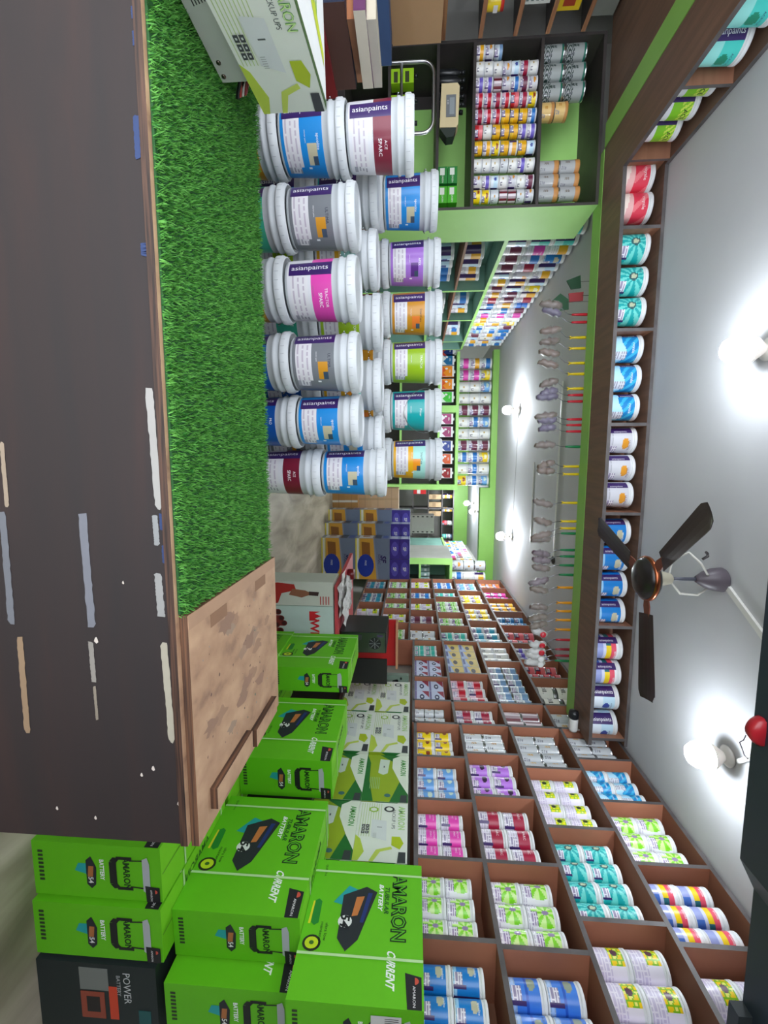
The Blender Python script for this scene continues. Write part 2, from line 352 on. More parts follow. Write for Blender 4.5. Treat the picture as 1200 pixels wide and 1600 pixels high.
def pail_label_fn(d):
    c = d['c']; band = d.get('band'); top = d.get('top'); pic = d.get('pic')
    def fn(a, v):
        if a < -112 or a > 112: return (206, 210, 214)
        if -69 <= a <= -38 and v > .02 and d['txt']: return PU
        if d['txt'] and panel(a, v, -36, 42, .06, .46): return tlines(a, v, 34, (228, 226, 230), (196, 186, 200))
        if d['txt'] and panel(a, v, 44, 60, .08, .4): return tlines(a, v, 22, (222, 222, 226), (160, 160, 170))
        if pic and 2 < a < 40 and .60 < v < .86: return pic if (a < 24 or v < .74) else (60, 80, 100)
        if pic and 44 < a < 56 and .56 < v < .66 and int(a/3) % 2: return (236, 240, 244)
        if band: return c if v > band[0] else (224, 224, 230)
        if top and v > .62: return top
        return c
    return fn
def make_pail(key, hires=True):
    d = PAILD[key]; rf = pail_rf(R0_, H0_)
    root = bpy.data.objects.new('paint_pail', None); COL.objects.link(root)
    PL = (206, 211, 215); n = 40
    m = MB(); H = H0_; R = R0_
    prof = [(R*.84, 0), (R*.872, .004)]+[(rf(z), z) for z in (.03, .1, .2)]+[(rf(.228), .228), (R*.985, .232), (R*.985, .242), (rf(.246), .246), (rf(.262), .262), (R*.955, .27)]
    m.lathe(prof, n, PL, caps=True)
    b = m.build('body', 'satin', root)
    m = MB(); m.lathe([(R*.955, .264), (R*1.02, .266), (R*1.03, .272), (R*1.03, .292), (R*1.0, .296), (R*.995, .304), (R*.965, .3075), (R*.95, .3075), (R*.945, .300), (R*.6, .300), (R*.02, .300)], n, (214, 218, 221), caps=False)
    for k in range(24):
        a = 2*math.pi*k/24; m.box(-.0015, -R*1.034, .273, .0015, -R*1.028, .291, (196, 200, 204)).xf(Matrix.Rotation(a, 4, 'Z'), len(m.v)-8)
    l = m.build('lid', 'satin', root)
    m = MB(); m.clabel(rf, .012, .205, pail_label_fn(d), 90, 26, eps=.0008)
    if d['txt']:
        m.ctext('asianpaints', rf, -53, .11, .026, (240, 240, 244), rot=True, wmax=.165, eps=.0016)
        if d.get('big'):
            m.ctext(d['txt'][0], rf, 6, .181, .0125, (244, 240, 244), wmax=.09, eps=.0016); m.ctext(d['txt'][1], rf, 10, .155, .0155, (244, 240, 244), wmax=.10, eps=.0016, off=.01)
        else:
            m.ctext(d['txt'][0], rf, 2, .183, .013, (30, 30, 60) if key in ('ochre', 'sunny', 'grey') else (244, 244, 246), wmax=.10, eps=.0016)
        m.ctext('interior paint', rf, -6, .125, .006, (240, 240, 244) if key not in ('maroon', 'pink') else (120, 120, 130), wmax=.06, eps=.0016)
    lab = m.build('label', 'print', root)
    # wire handle hanging against the side
    m = MB(); pts = []
    for k in range(15):
        u = k/14; a = R_(-95+190*u); r = R*1.035; pts.append((r*math.sin(a), (1 if key != 'teal' else -1)*r*math.cos(a)*1.02, .236-(.02 if key != 'teal' else .15)*math.sin(math.pi*u)))
    m.tube(pts, .0022, 6, (150, 154, 158)); hd = m.build('handle', 'metal', root)
    mm = MB(); mm.tube([pts[6], pts[7], pts[8]], .006, 8, (230, 230, 230)); gp = mm.build('grip', 'satin', hd); kids(hd, [gp])
    kids(root, [b, l, lab, hd]); return root
PAILS = {k: make_pail(k) for k in PAILD}; used_p = set()
def pail(key, x, y, z, s, d, rz, label, grp, handle=True):
    pr = PAILS[key]
    if key in used_p: o = link_copy(pr)
    else: o = pr; used_p.add(key)
    o.location = (x, y, z); o.scale = (d/.295, d/.295, s/.31); o.rotation_euler = (0, 0, rz)
    tag(o, label, 'pail', grp); return o
rp = random.Random(11)
def stack(nm, x, y, ztop, n, d, keys, grp, face=True):
    s = ztop/n
    rz0 = math.atan2(-x, y)*-1 if face else 0
    lev = ['on the floor at the bottom', 'second up', 'third up', 'fourth up', 'fifth up', 'sixth up']
    for i in range(n):
        k = keys[i]; pos = 'topmost' if i == n-1 else lev[i]
        pail(k, x+rp.uniform(-.004, .004), y+rp.uniform(-.004, .004), i*s, s, d, math.atan2(-x, y)*1.0 + rp.uniform(-.14, .14), f"{PAILD[k]['words']} paint pail, {pos}, {nm}", grp)
F = 'nearest row of pails behind the counter'; M2 = 'middle row of pails behind the counter'; B = 'rear row of pails behind the counter'
stack('leftmost front stack', -1.46, 2.14, 1.49, 5, .285, ['bare', 'grey', 'ochre', 'blue', 'maroon'], F)
stack('second front stack', -1.12, 2.13, 1.235, 4, .275, ['bare', 'navy', 'mint', 'grey'], F)
stack('third front stack', -.775, 2.04, 1.248, 4, .275, ['bare', 'navy', 'ochre', 'pink'], F)
stack('fourth front stack', -.472, 2.11, 1.242, 4, .275, ['bare', 'grey', 'navy', 'grey'], F)
stack('fifth front stack', -.205, 2.22, 1.235, 4, .262, ['bare', 'blue', 'navy', 'blue'], F)
stack('rightmost front stack', .06, 2.36, 1.352, 4, .26, ['bare', 'blue', 'maroon', 'blue'], F)
for i, (x, y, zt, ks) in enumerate(((-1.42, 2.52, 1.30, ['bare', 'grey', 'blue', 'teal']), (-1.08, 2.47, 1.30, ['bare', 'teal', 'lime', 'sunny']), (-.76, 2.46, 1.32, ['bare', 'navy', 'mint', 'lime']), (-.43, 2.52, 1.32, ['bare', 'lime', 'navy', 'sunny']), (-.13, 2.60, 1.32, ['bare', 'teal', 'grey', 'blue']))):
    stack(f'{ORD[i]} middle stack', x, y, zt, 4, .29, ks, M2)
for i, (y0, y1, xt, k, yy) in enumerate(((275, 370, 684, 'blue', 2.80), (373, 450, 688, 'lilac', 2.95), (453, 527, 690, 'ochre', 2.95), (529, 603, 690, 'lime', 2.95), (605, 677, 689, 'teal', 2.95), (682, 752, 690, 'sunny', 2.95))):
    yy += .06
    p = atY(xt, (y0+y1)/2, yy); ww = atY(xt, y1, yy).x-atY(xt, y0, yy).x
    ks = ['bare', 'grey', rp.choice(['navy', 'blue', 'grey']), rp.choice(['ochre', 'teal', 'maroon']), k]
    if i == 0: p.x -= .03
    nm = ['leftmost rear stack', 'second rear stack', 'third rear stack', 'fourth rear stack', 'fifth rear stack', 'rightmost rear stack'][i]
    stack(nm, p.x, yy, p.z, 5, min(ww*.93, .31), ks, B)
# ================================================================== SMALL TINS: label art as printed colour
def rep(a): return ((a+90) % 180)-90
def burst(c1, c2, ctr, low=(236, 236, 240), split=.40, bg=None):
    def fn(a, v):
        a = rep(a)
        if v < split and (a < -20 or v < .12): return tlines(a, v, 20, low, (196, 190, 208))
        if v < split*.95 and -5 < a < 62: return tlines(a, v, 18, (226, 220, 232), (140, 120, 160))
        dx, dz = a/62, (v-.68)/.62; r = math.hypot(dx, dz)
        if r < .20: return ctr
        if r > 1.05: return low
        return c1 if int((math.atan2(dz, dx)+3.15)*14/6.283) % 2 else c2
    return fn
def bands(low, main, split=.45, dot=None, acc=None, tagged=True):
    def fn(a, v):
        a = rep(a)
        if tagged and 50 < a < 64 and v < .5: return PU
        if 4 < a < 50 and .04 < v < .36: return tlines(a, v, 18, (232, 228, 236), (150, 140, 170))
        if v < split: return tlines(a, v, 16, low, tuple(int(q*.88) for q in low))
        if dot and (a+6)**2/700+(v-.72)**2/.022 < 1: return dot
        if acc and abs(v-.56) < .05: return acc
        return main
    return fn
def starb(c1, c2):
    def fn(a, v):
        a = rep(a)
        if 8 < a < 56 and .04 < v < .34: return tlines(a, v, 18, (230, 228, 238), (150, 140, 170))
        if 56 < a < 66 and v < .36: return PU
        dx, dz = (a+8)/62, (v-.60)/.70; r = math.hypot(dx, dz)
        if r < .17: return (190, 200, 170)
        if r < .27: return (54, 96, 100)
        return c1 if int((math.atan2(dz, dx)+3.15)*22/6.283) % 2 else c2
    return fn
def flower(c1, c2, c3, low=(234, 228, 240)):
    def fn(a, v):
        a = rep(a)
        if v < .48: return tlines(a, v, 18, low, (206, 196, 220))
        if a > 40 or a < -46: return low
        k = math.sin(a*.19+2)*math.cos(v*17+a*.06)
        if (a+4)**2/200+(v-.70)**2/.012 < 1: return c3
        return c1 if k > .15 else (c2 if k > -.55 else (240, 236, 120))
    return fn
def multi(a, v):
    a = rep(a)
    if v < .34: return (150, 160, 214) if a < 30 else (70, 110, 190)
    if v < .46: return (206, 210, 236)
    if v < .70: return (240, 206, 20) if abs(a) < 44 else (40, 110, 120)
    if v < .93: return (232, 84, 108)
    return (240, 236, 240)
def metalfig(base, fig, low=None):
    def fn(a, v):
        a = rep(a)
        if fig == (40, 60, 56) and v < .42 and math.sin(a*.22+9*math.sin(v*9)) > 0: return fig
        if fig == (40, 60, 56) and v > .93: return (20, 110, 90)
        if (a+4)**2/120+(v-.48)**2/.03 < 1 and int(v*22+a*.3) % 3: return fig
        if 30 < a < 56 and .1 < v < .4: return tlines(a, v, 18, base, (130, 130, 140))
        return base
    return fn
def royale(a, v):
    a = rep(a)
    if a < -48 and v > .35: return PU
    if 22 < a < 62 and v < .55: return tlines(a, v, 20, (216, 220, 230), (150, 150, 170))
    return (176, 222, 246) if v < .42+.12*math.sin(a*.05) else ((20, 132, 200) if math.sin(a*.13+v*16) > -.2 else (60, 180, 226))
def royred(a, v):
    a = rep(a)
    if v < .42: return (236, 180, 180) if v+a*.002 > .2 else (246, 226, 216)
    return (226, 60, 84) if math.sin(a*.07+v*7) > -.6 else (240, 120, 130)
def striped(a, v):
    a = rep(a); k = int((a+90)/20)
    return (110, 28, 44) if k % 3 == 0 else ((226, 214, 220) if k % 3 == 1 else (170, 150, 158))
def oil(a, v): return (244, 242, 236) if v > .1 and v < .94 else (60, 60, 60)
def acegreen(a, v):
    a = rep(a)
    if a < -40: return PU
    if v < .3: return (232, 234, 238)
    return (130, 200, 24) if v < .62 else ((214, 232, 90) if (v*9+a*.1) % 2 < 1 else (140, 206, 30))
def tagside(main, low=None, art=None):
    def fn(a, v):
        a = rep(a)
        if a < -34: return PU
        if low and v < .45: return low
        if art and (a-14)**2/300+(v-.62)**2/.03 < 1: return art
        return main
    return fn
def taga(fn):
    return lambda a, v: PU if rep(a) < -56 else fn(a, v)
LAV = (226, 220, 236)
TD = {
 'yel': (bands((244, 214, 20), (246, 214, 20), .1, dot=(150, 60, 20)), 'p', 'yellow'),
 'lblue': (bands((206, 222, 240), (108, 166, 226), .3, dot=(206, 226, 214)), 'p', 'light blue'),
 'mint': (burst((60, 190, 60), (190, 240, 160), (60, 120, 60)), 'p', 'white and bright green'),
 'pink': (bands(LAV, (228, 70, 178), .42), 'p', 'pink banded'),
 'burst': (burst((130, 214, 30), (206, 240, 150), (150, 130, 170)), 'p', 'green starburst'),
 'apco': (taga(bands((150, 200, 236), (20, 124, 204), .12, dot=(190, 186, 160))), 'p', 'bright blue'),
 'silver': (metalfig((214, 218, 222), (190, 140, 60)), 'm', 'pale silver'),
 'lilac': (bands((222, 190, 240), (186, 120, 224), .16, dot=(60, 40, 70)), 'p', 'lilac'),
 'maroon': (bands(LAV, (168, 32, 66), .44), 'p', 'white and maroon'),
 'hexblue': (bands((170, 200, 240), (64, 128, 222), .2, dot=(150, 160, 140), acc=(40, 90, 190)), 'p', 'deep blue'),
 'flower': (flower((236, 226, 20), (150, 200, 30), (50, 60, 30)), 'p', 'white and lemon yellow'),
 'lemon': (flower((246, 206, 10), (130, 190, 20), (90, 50, 70)), 'p', 'yellow and green dotted'),
 'chrome': (metalfig((196, 200, 204), (206, 160, 60)), 'm', 'shiny silver'),
 'teal': (starb((20, 168, 170), (110, 214, 206)), 'p', 'aqua starburst'),
 'water': (royale, 'p', 'water blue'),
 'multi': (taga(multi), 'p', 'lilac, yellow and red'),
 'striped': (striped, 'm', 'dark red striped'),
 'greyblue': (bands((206, 218, 228), (120, 156, 196), .5, acc=(230, 236, 240)), 'm', 'grey blue'),
 'redw': (bands((240, 196, 216), (196, 20, 50), .5), 'p', 'red and pink'),
 'whitey': (bands((246, 236, 150), (248, 214, 20), .3, dot=(250, 246, 200)), 'p', 'pale yellow'),
 'white': (metalfig((236, 236, 232), (196, 170, 110)), 'p', 'white'),
 'aqua': (bands((214, 232, 236), (60, 160, 190), .5), 'p', 'white and aqua'),
 'leaf': (burst((110, 200, 60), (214, 236, 190), (110, 160, 90)), 'p', 'white and leaf green'),
 'purw': (bands((240, 238, 244), (108, 90, 196), .5), 'p', 'white and violet'),
 'oil': (oil, 'm', 'big white lettered'),
 'orange': (bands((240, 120, 40), (226, 96, 30), .3, dot=(250, 190, 120)), 'm', 'orange'),
 'magenta': (bands((214, 40, 150), (190, 20, 130), .3), 'm', 'magenta'),
 'gold': (bands((250, 206, 50), (236, 176, 10), .4), 'm', 'golden yellow'),
 'cyan': (bands((60, 160, 210), (20, 110, 170), .5, acc=(190, 226, 240)), 'm', 'cyan blue'),
 'red': (bands((214, 40, 50), (236, 120, 130), .5), 'm', 'red'),
 'brownw': (bands((232, 226, 232), (110, 40, 70), .35), 'p', 'white and plum'),
 'royred': (royred, 'p', 'red shaded'),
 'ult': (taga(bands((196, 196, 206), (206, 206, 214), .2, dot=(222, 150, 40))), 'p', 'silver and orange'),
 'acegreen': (acegreen, 'p', 'lime green'),
 'purtag': (tagside((196, 226, 244), (226, 236, 246), (60, 80, 160)), 'p', 'purple and pale blue'),
 'tealtag': (tagside((70, 206, 196), (150, 226, 220), (20, 140, 110)), 'p', 'purple and turquoise'),
 'goldtag': (tagside((240, 180, 60), (240, 230, 230)), 'p', 'purple and orange'),
 'teals': (bands((100, 206, 190), (60, 190, 176), .5, acc=(220, 236, 230)), 'p', 'turquoise'),
 'brass': (metalfig((176, 178, 180), (120, 110, 100)), 'b', 'silver and copper'),
 'brass_short': (metalfig((226, 190, 120), (190, 130, 40)), 'b', 'golden banded'),
 'zig': (metalfig((160, 166, 166), (40, 60, 56)), 'm', 'silver patterned'),
 'smartt': (bands((240, 236, 240), (240, 176, 30), .5), 'p', 'white and orange'),
 'bluet': (bands((230, 240, 246), (40, 120, 200), .5), 'p', 'white and blue'),
}
TR, TH = .0655, .155
def tin_rf(st): return (lambda z: TR*(.955+.045*z/TH)) if st == 'p' else (lambda z: TR*.985)
def tin_parts(key, st, lod):
    fn = TD[key][0]; rf = tin_rf(st); n = (30, 16)[lod]; na, nv = ((72, 22), (36, 10))[lod]
    body = MB(); lid = MB(); lab = MB()
    bc = (226, 228, 230) if st == 'p' else (176, 178, 180)
    if st == 'p':
        body.lathe([(rf(0)*.97, 0), (rf(0), .003), (rf(.13), .13), (TR*1.0, .132), (TR*1.0, .137)], n, bc)
        lid.lathe([(TR*.98, .136), (TR*1.035, .138), (TR*1.035, .150), (TR*1.0, .153), (TR*.93, .153), (TR*.90, .149), (TR*.02, .149)], n, (232, 234, 236), caps=False)
        lab.clabel(rf, .006, .127, fn, na, nv, eps=.0006)
    else:
        body.lathe([(TR*1.0, 0), (TR*1.02, .002), (TR*1.02, .005), (TR*.985, .008), (TR*.985, .146), (TR*1.02, .149), (TR*1.02, .153)], n, bc)
        if st == 'b': lid.lathe([(TR*1.03, .118), (TR*1.035, .12), (TR*1.035, .150), (TR*1.0, .154), (TR*.02, .154)], n, (206, 146, 84), caps=False)
        else: lid.lathe([(TR*1.02, .1531), (TR*.95, .1535), (TR*.92, .149), (TR*.78, .149), (TR*.76, .151), (TR*.02, .151)], n, (190, 192, 194), caps=False)
        lab.clabel(rf, .009, .118 if st == 'b' else .144, fn, na, nv, eps=.0006)
    if lod == 0:
        if key == 'oil': lab.ctext('OIL', rf, 0, .07, .034, (20, 20, 20), eps=.0012, off=.02)
        elif key == 'water': lab.ctext('royale', rf, 6, .103, .014, (240, 246, 250), eps=.0012); lab.ctext('asianpaints', rf, -57, .085, .009, (236, 236, 244), rot=True, wmax=.065, eps=.0012)
        elif key == 'royred': lab.ctext('royale', rf, 2, .106, .016, (250, 236, 236), eps=.0012)
        elif key == 'acegreen': lab.ctext('ACE', rf, 4, .105, .018, (20, 60, 20), eps=.0012, off=.01); lab.ctext('asianpaints', rf, -62, .066, .0115, (236, 236, 244), rot=True, wmax=.10, eps=.0012)
        elif key in ('purtag', 'tealtag', 'goldtag'): lab.ctext('asianpaints', rf, -58, .066, .019, (240, 240, 246), rot=True, wmax=.108, eps=.0012, off=.006); lab.ctext('ACRYLIC', rf, 14, .108, .008, (60, 60, 110), eps=.0012)
        elif key in ('apco', 'multi'): lab.ctext('apcolite', rf, 2, .112, .011, (236, 244, 250), eps=.0012); lab.ctext('asianpaints', rf, -70, .066, .0125, (230, 226, 240), rot=True, wmax=.105, eps=.0012)
        elif key == 'ult': lab.ctext('ULTIMA', rf, 4, .112, .011, (110, 80, 110), eps=.0012); lab.ctext('asianpaints', rf, -64, .066, .011, (230, 226, 240), rot=True, wmax=.1, eps=.0012)
        elif key == 'maroon': lab.ctext('SPARC', rf, -8, .098, .014, (240, 226, 230), eps=.0012)
        elif key == 'pink': lab.ctext('TRACTOR', rf, -6, .108, .010, (250, 226, 244), eps=.0012); lab.ctext('SPARC', rf, -6, .086, .011, (250, 226, 244), eps=.0012)
        elif key in ('burst', 'teal', 'hexblue', 'lblue'): lab.ctext('ACE', rf, -34, .115, .009, (40, 50, 100), eps=.0012)
    return body, lid, lab, st
_TP = {}
def tin(key, x, y, z, h, d, rz, label, grp, lod=0, st=None, cat='paint tin'):
    st = st or TD[key][1]; k = (key, lod, st)
    mt = {'p': 'satin', 'm': 'tinmetal', 'b': 'tinmetal'}[st]
    if k not in _TP:
        b, l, lb, _ = tin_parts(key, st, lod)
        if lod == 0:
            r = bpy.data.objects.new('paint_tin', None); COL.objects.link(r)
            kids(r, [b.build('body', mt, r), l.build('lid', mt if st != 'b' else 'satin', r), lb.build('label', 'print', r)])
        else:
            off = len(b.v)
            for src, mi in ((l, 0), (lb, 1)):
                off = len(b.v); b.v += src.v; b.f += [[q+off for q in f] for f in src.f]; b.c += src.c; b.m += [mi]*len(src.f); b.s += src.s
            r = b.build('paint_tin', [mt, 'print'])
        _TP[k] = r; o = r
    else: o = link_copy(_TP[k])
    o.location = (x, y, z); o.scale = (d/.136, d/.136, h/.155); o.rotation_euler = (0, 0, rz)
    _old = o.name; o.name = 'paint_tub' if cat == 'paint tub' else ('small_tin' if label.startswith('small') or 'far row' in label else 'paint_tin')
    if _old in KIDS: KIDS[o.name] = KIDS.pop(_old)
    return tag(o, label, cat, grp)
rt = random.Random(23)
TIER = {1: [''], 2: ['lower', 'upper'], 3: ['bottom', 'middle', 'top'], 4: ['bottom', 'second', 'third', 'top']}
def posw(j, n):
    if n == 1: return 'alone'
    if j == 0: return 'nearest'
    if j == n-1: return 'farthest'
    if n == 3: return 'middle'
    return ORD[j]+' back'

# ================================================================== RIGHT WALL SHELF (front edge X = 2.2)
SX, SB = 2.2, 2.54
shelf = thing('wall_shelf', 'tall brown pigeonhole shelf full of paint tins along the right wall', 'shelf', (SX, 4, 0))
def part(mb, name, mats, parent, label=None, kind=None):
    mb.xf(Matrix.Translation(-Vector(parent.location))); o = mb.build(name, mats, parent)
    if label: o['label'] = label
    if kind: o['kind'] = kind
    return o
def board(y0, y1, z, th=.024):
    m = MB(); m.box(SX, y0, z-th, SB-.02, y1, z, W, 0, ms={'l': 1, 't': 0}); part(m, 'shelf_board', ['brown_laminate', 'grey_edge'], shelf)
def upright(y, z0, z1, th=.022, full=False):
    m = MB(); m.box(SX+(0 if full else .001), y-th/2, z0, SB-.02, y+th/2, z1, W, 0, ms={'l': 1}); part(m, 'upright', ['salmon_laminate', 'grey_edge'], shelf)
m = MB(); m.box(SB-.02, .85, 1.5, SB, 8.05, 3.16, W); m.box(SB-.02, 5.17, .62, SB, 8.05, 1.5, W); part(m, 'back_panel', 'brown_laminate', shelf)
YP = lambda x, y: atX(x, y, SX).y
Z4 = [1.545, 1.925, 2.335, 2.75, 3.155]
Z2 = [1.53, 1.89, 2.315, 2.72, 3.155]
Z1 = [.66, 1.07, 1.475, 1.875, 2.285, 2.70, 3.15]
for z in Z4: board(.87, 3.46, z)
for z in Z2: board(3.46, 5.17, z)
for z in Z1: board(5.17, 8.03, z)
for y, z0 in ((8.03, .64), (5.17, .64), (3.81, 1.51), (3.46, 1.51), (.88, 1.52)): upright(y, z0, 3.155, .026, True)
# bays: (row, [(image y of near partition or None, design, tiers, count deep, ...)])
def bay(row, y0, y1, z0, z1, key, nt, nd, place, lod=0, kind='tin', hf=None, gapf=.055):
    """fill y0..y1 (y0 near) with nt tiers of nd tins"""
    H = (z1-.024-z0); h = (hf or (H-(.075 if lod == 0 else .05)))/nt; L = y1-y0-.026-gapf; d = min(L/nd, h*(1.02 if lod == 0 else 1.3), .2); d = max(d, .03)
    kk = key if isinstance(key, (list, tuple)) else [key]
    for j in range(nd):
        for i in range(nt):
            k = kk[(nt-1-i+j*0) % len(kk)] if len(kk) == nt else kk[(j if len(kk) == nd else rt.randrange(len(kk))) % len(kk)]
            y = y0+.015+(L/nd)*(j+.5); rz = -math.pi/2+rt.uniform(-.30, .30)
            lab = f"{TD[k][2]} tin, {(TIER[nt][i]+' tier ') if nt > 1 else ''}{posw(j, nd)}, {place}"
            tin(k, SX+.018+d/2, y, z0+.0005+i*(h+.0008), h, d*.97, rz, lab, f'tins in the {place}', lod)
rows4 = ['lowest', 'second', 'third', 'top']
P4 = [[3.46, YP(660, 1180), YP(660, 1247), YP(662, 1338), YP(664, 1462), 1.36, .88],
      [3.46, YP(770, 1177), YP(790, 1244), YP(815, 1348), YP(860, 1484), 1.30, .88],
      [3.46, YP(850, 1199), YP(910, 1293), YP(985, 1440), 1.42, .88],
      [3.46, YP(940, 1186), YP(990, 1253), YP(1060, 1352), YP(1120, 1479), 1.25, .88]]
D4 = [[('yel', 2, 3), (['lblue'], 2, 3), (['pink'], 2, 3), ('burst', 2, 3), ('apco', 2, 3), ('apco', 2, 3)],
      [('silver', 2, 3), ('lilac', 2, 3), ('maroon', 2, 3), ('burst', 2, 3), ('hexblue', 2, 3), ('hexblue', 2, 3)],
      [('chrome', 2, 4), ('flower', 2, 4), ('teal', 2, 4), ('lemon', 2, 3), ('lemon', 2, 3)],
      [('chrome', 2, 3), ('water', 2, 3), ('burst', 2, 3), ('multi', 2, 3), ('lemon', 2, 3), ('lemon', 2, 3)]]
for r in range(4):
    ps = P4[r]
    for b in range(len(ps)-1):
        if b > 0: upright(ps[b], Z4[r], Z4[r+1]-.024)
        if b == len(ps)-2: continue          # outside the picture
        k, nt, nd = D4[r][b]
        bay(r, ps[b+1], ps[b], Z4[r], Z4[r+1], k, nt, nd, f'{ORD[b]} bay of near section, {rows4[r]} row')
# narrow section
for r, (k, nt, nd) in enumerate((('silver', 3, 2), ('maroon', 2, 2), ('striped', 2, 2), ('chrome', 2, 2))):
    bay(r, 3.46, 3.81, Z2[r], Z2[r+1], k, nt, nd, f'narrow shelf section, {rows4[r]} row', 0)
# middle section with boxes
def smallbox_mesh(kind):
    m = MB(); a, b, h = .5, .5, 1.0
    if kind == 'eye':
        m.box(-.5, -.5, 0, .5, .5, 1, (206, 214, 240), cols={'t': (190, 196, 226)})
        m.poly([(-.5, .5), (.1, .98), (-.5, .98)], (-0, -.503, 0), (1, 0, 0), (0, 0, 1), (150, 30, 60))
        m.poly([(.24*math.cos(q), .5+.16*math.sin(q)) for q in [i*.4 for i in range(16)]], (.05, -.504, 0), (1, 0, 0), (0, 0, 1), (40, 44, 90))
        m.poly([(.10*math.cos(q), .5+.08*math.sin(q)) for q in [i*.52 for i in range(12)]], (.05, -.506, 0), (1, 0, 0), (0, 0, 1), (220, 224, 236))
        m.quad((-.5, -.503, .02), (.5, -.503, .02), (.5, -.503, .14), (-.5, -.503, .14), (120, 110, 160))
    else:
        m.box(-.5, -.5, 0, .5, .5, 1, (176, 192, 226), cols={'t': (214, 190, 110)})
        m.poly([(-.5, .2), (.5, .45), (.5, .98), (-.5, .98)], (0, -.503, 0), (1, 0, 0), (0, 0, 1), (222, 196, 110))
        m.poly([(.26*math.cos(q), .55+.14*math.sin(q)) for q in [i*.52 for i in range(12)]], (.0, -.505, 0), (1, 0, 0), (0, 0, 1), (70, 66, 76))
        m.quad((-.45, -.504, .04), (.2, -.504, .04), (.2, -.504, .18), (-.45, -.504, .18), (90, 100, 160))
    return m
_BX = {}
def smallbox(kind, x, y, z, sx, sy, sz, rz, label, grp):
    if kind not in _BX: _BX[kind] = smallbox_mesh(kind).build('small_carton', 'card'); o = _BX[kind]
    else: o = link_copy(_BX[kind])
    o.location = (x, y, z); o.scale = (sx, sy, sz); o.rotation_euler = (0, 0, rz); tag(o, label, 'box', grp)
m2 = {0: [YP(650, 1025), YP(650, 1056)], 1: [YP(710, 1051)], 2: [YP(760, 1032)], 3: [YP(820, 1030), YP(830, 1058)]}
for r, ys in m2.items():
    for y in ys: upright(y, Z2[r], Z2[r+1]-.024)
def boxbay(y0, y1, z0, z1, kind, nt, nd, place):
    H = z1-.024-z0-.05; L = y1-y0-.06
    for j in range(nd):
        for i in range(nt):
            smallbox(kind, SX+.11, y0+.016+L/nd*(j+.5), z0+.0005+i*H/nt, L/nd*.97, .16, H/nt*.985, -math.pi/2,
                     f"{'pale blue eye-printed' if kind == 'eye' else 'blue and gold printed'} carton, {TIER[nt][i]} tier {posw(j, nd)}, {place}", f'cartons in the {place}')
bay(0, m2[0][0], 5.17, Z2[0], Z2[1], 'teals', 2, 3, 'far bay, lowest row of middle section')
boxbay(m2[0][1], m2[0][0], Z2[0], Z2[1], 'eye', 2, 3, 'centre bay, lowest row of middle section')
boxbay(3.81, m2[0][1], Z2[0], Z2[1], 'eye', 2, 2, 'near bay, lowest row of middle section')
boxbay(m2[1][0], 5.17, Z2[1], Z2[2], 'bird', 2, 4, 'far bay, second row of middle section')
bay(1, 3.81, m2[1][0], Z2[1], Z2[2], 'redw', 2, 3, 'near bay, second row of middle section')
bay(2, m2[2][0], 5.17, Z2[2], Z2[3], 'white', 2, 3, 'far bay, third row of middle section')
bay(2, 3.81, m2[2][0], Z2[2], Z2[3], 'greyblue', 2, 6, 'near bay, third row of middle section', 0)
bay(3, m2[3][0], 5.17, Z2[3], Z2[4], 'purw', 3, 3, 'far bay, top row of middle section')
bay(3, m2[3][1], m2[3][0], Z2[3], Z2[4], 'red', 3, 2, 'centre bay, top row of middle section')
bay(3, 3.81, m2[3][1], Z2[3], Z2[4], 'oil', 2, 2, 'near bay, top row of middle section', hf=.36)
# far section: rows counted from the floor
far = {0: ([919, 940], ['aqua', 'aqua', 'flower']), 1: ([919, 935, 950, 972], ['leaf', 'leaf', 'leaf', 'flower', 'leaf']),
       2: ([919, 935, 953, 974], ['flower', 'bluet', 'flower', 'brownw', 'silver']), 3: ([920, 932, 956, 977], ['bluet', 'teals', 'leaf', 'leaf', 'teals']),
       4: ([923, 943, 969], ['lblue', 'whitey', 'whitey', 'aqua']), 5: ([919, 935, 955, 976], ['orange', 'magenta', 'gold', 'cyan', 'red'])}
xs = {0: 570, 1: 620, 2: 655, 3: 690, 4: 730, 5: 775}
rw = ['lowest', 'second', 'third', 'fourth', 'fifth', 'top']
for r, (ys, ks) in far.items():
    yp = [8.03]+[YP(xs[r], q) for q in ys]+[5.17]
    for b in range(len(yp)-1):
        if b: upright(yp[b], Z1[r], Z1[r+1]-.024)
        if b < len(ks): bay(r, yp[b+1], yp[b], Z1[r], Z1[r+1], ks[b], 3 if r == 5 else 2, max(2, min(4, round((yp[b]-yp[b+1]-.12)/.19))), f'{rw[r]} far row, {ORD[b]} bay from back', 1, gapf=.10)

# ================================================================== LOFT SHELF ABOVE THE FRONT
loft = thing('loft_shelf', 'brown U-shaped shelf of paint tins hung just under the ceiling', 'shelf', (0, 3.22, 2.88))
FYL = 3.22
for (x0, y0, x1, y1, ed) in ((-2.28, FYL, 2.18, 3.54, 'f'), (-2.28, 1.0, -1.96, FYL, 'r')):
    m = MB(); m.box(x0, y0, 2.872, x1, y1, 2.897, W, 0, ms={ed: 1}); part(m, 'bottom_board', ['loft_brown', 'grey_edge'], loft)
    m = MB(); m.box(x0, y0, 3.140, x1, y1, 3.163, W, 0, ms={ed: 1}); part(m, 'top_board', ['loft_brown', 'grey_edge'], loft)
m = MB(); m.box(-2.28, 3.525, 2.897, 2.18, 3.54, 3.14, W); part(m, 'back_panel', 'brown_laminate', loft)
m = MB(); m.box(-2.28, 1.0, 2.897, -2.265, 3.525, 3.14, W); part(m, 'back_panel', 'brown_laminate', loft)
XL = lambda y: atY(975, y, FYL).x
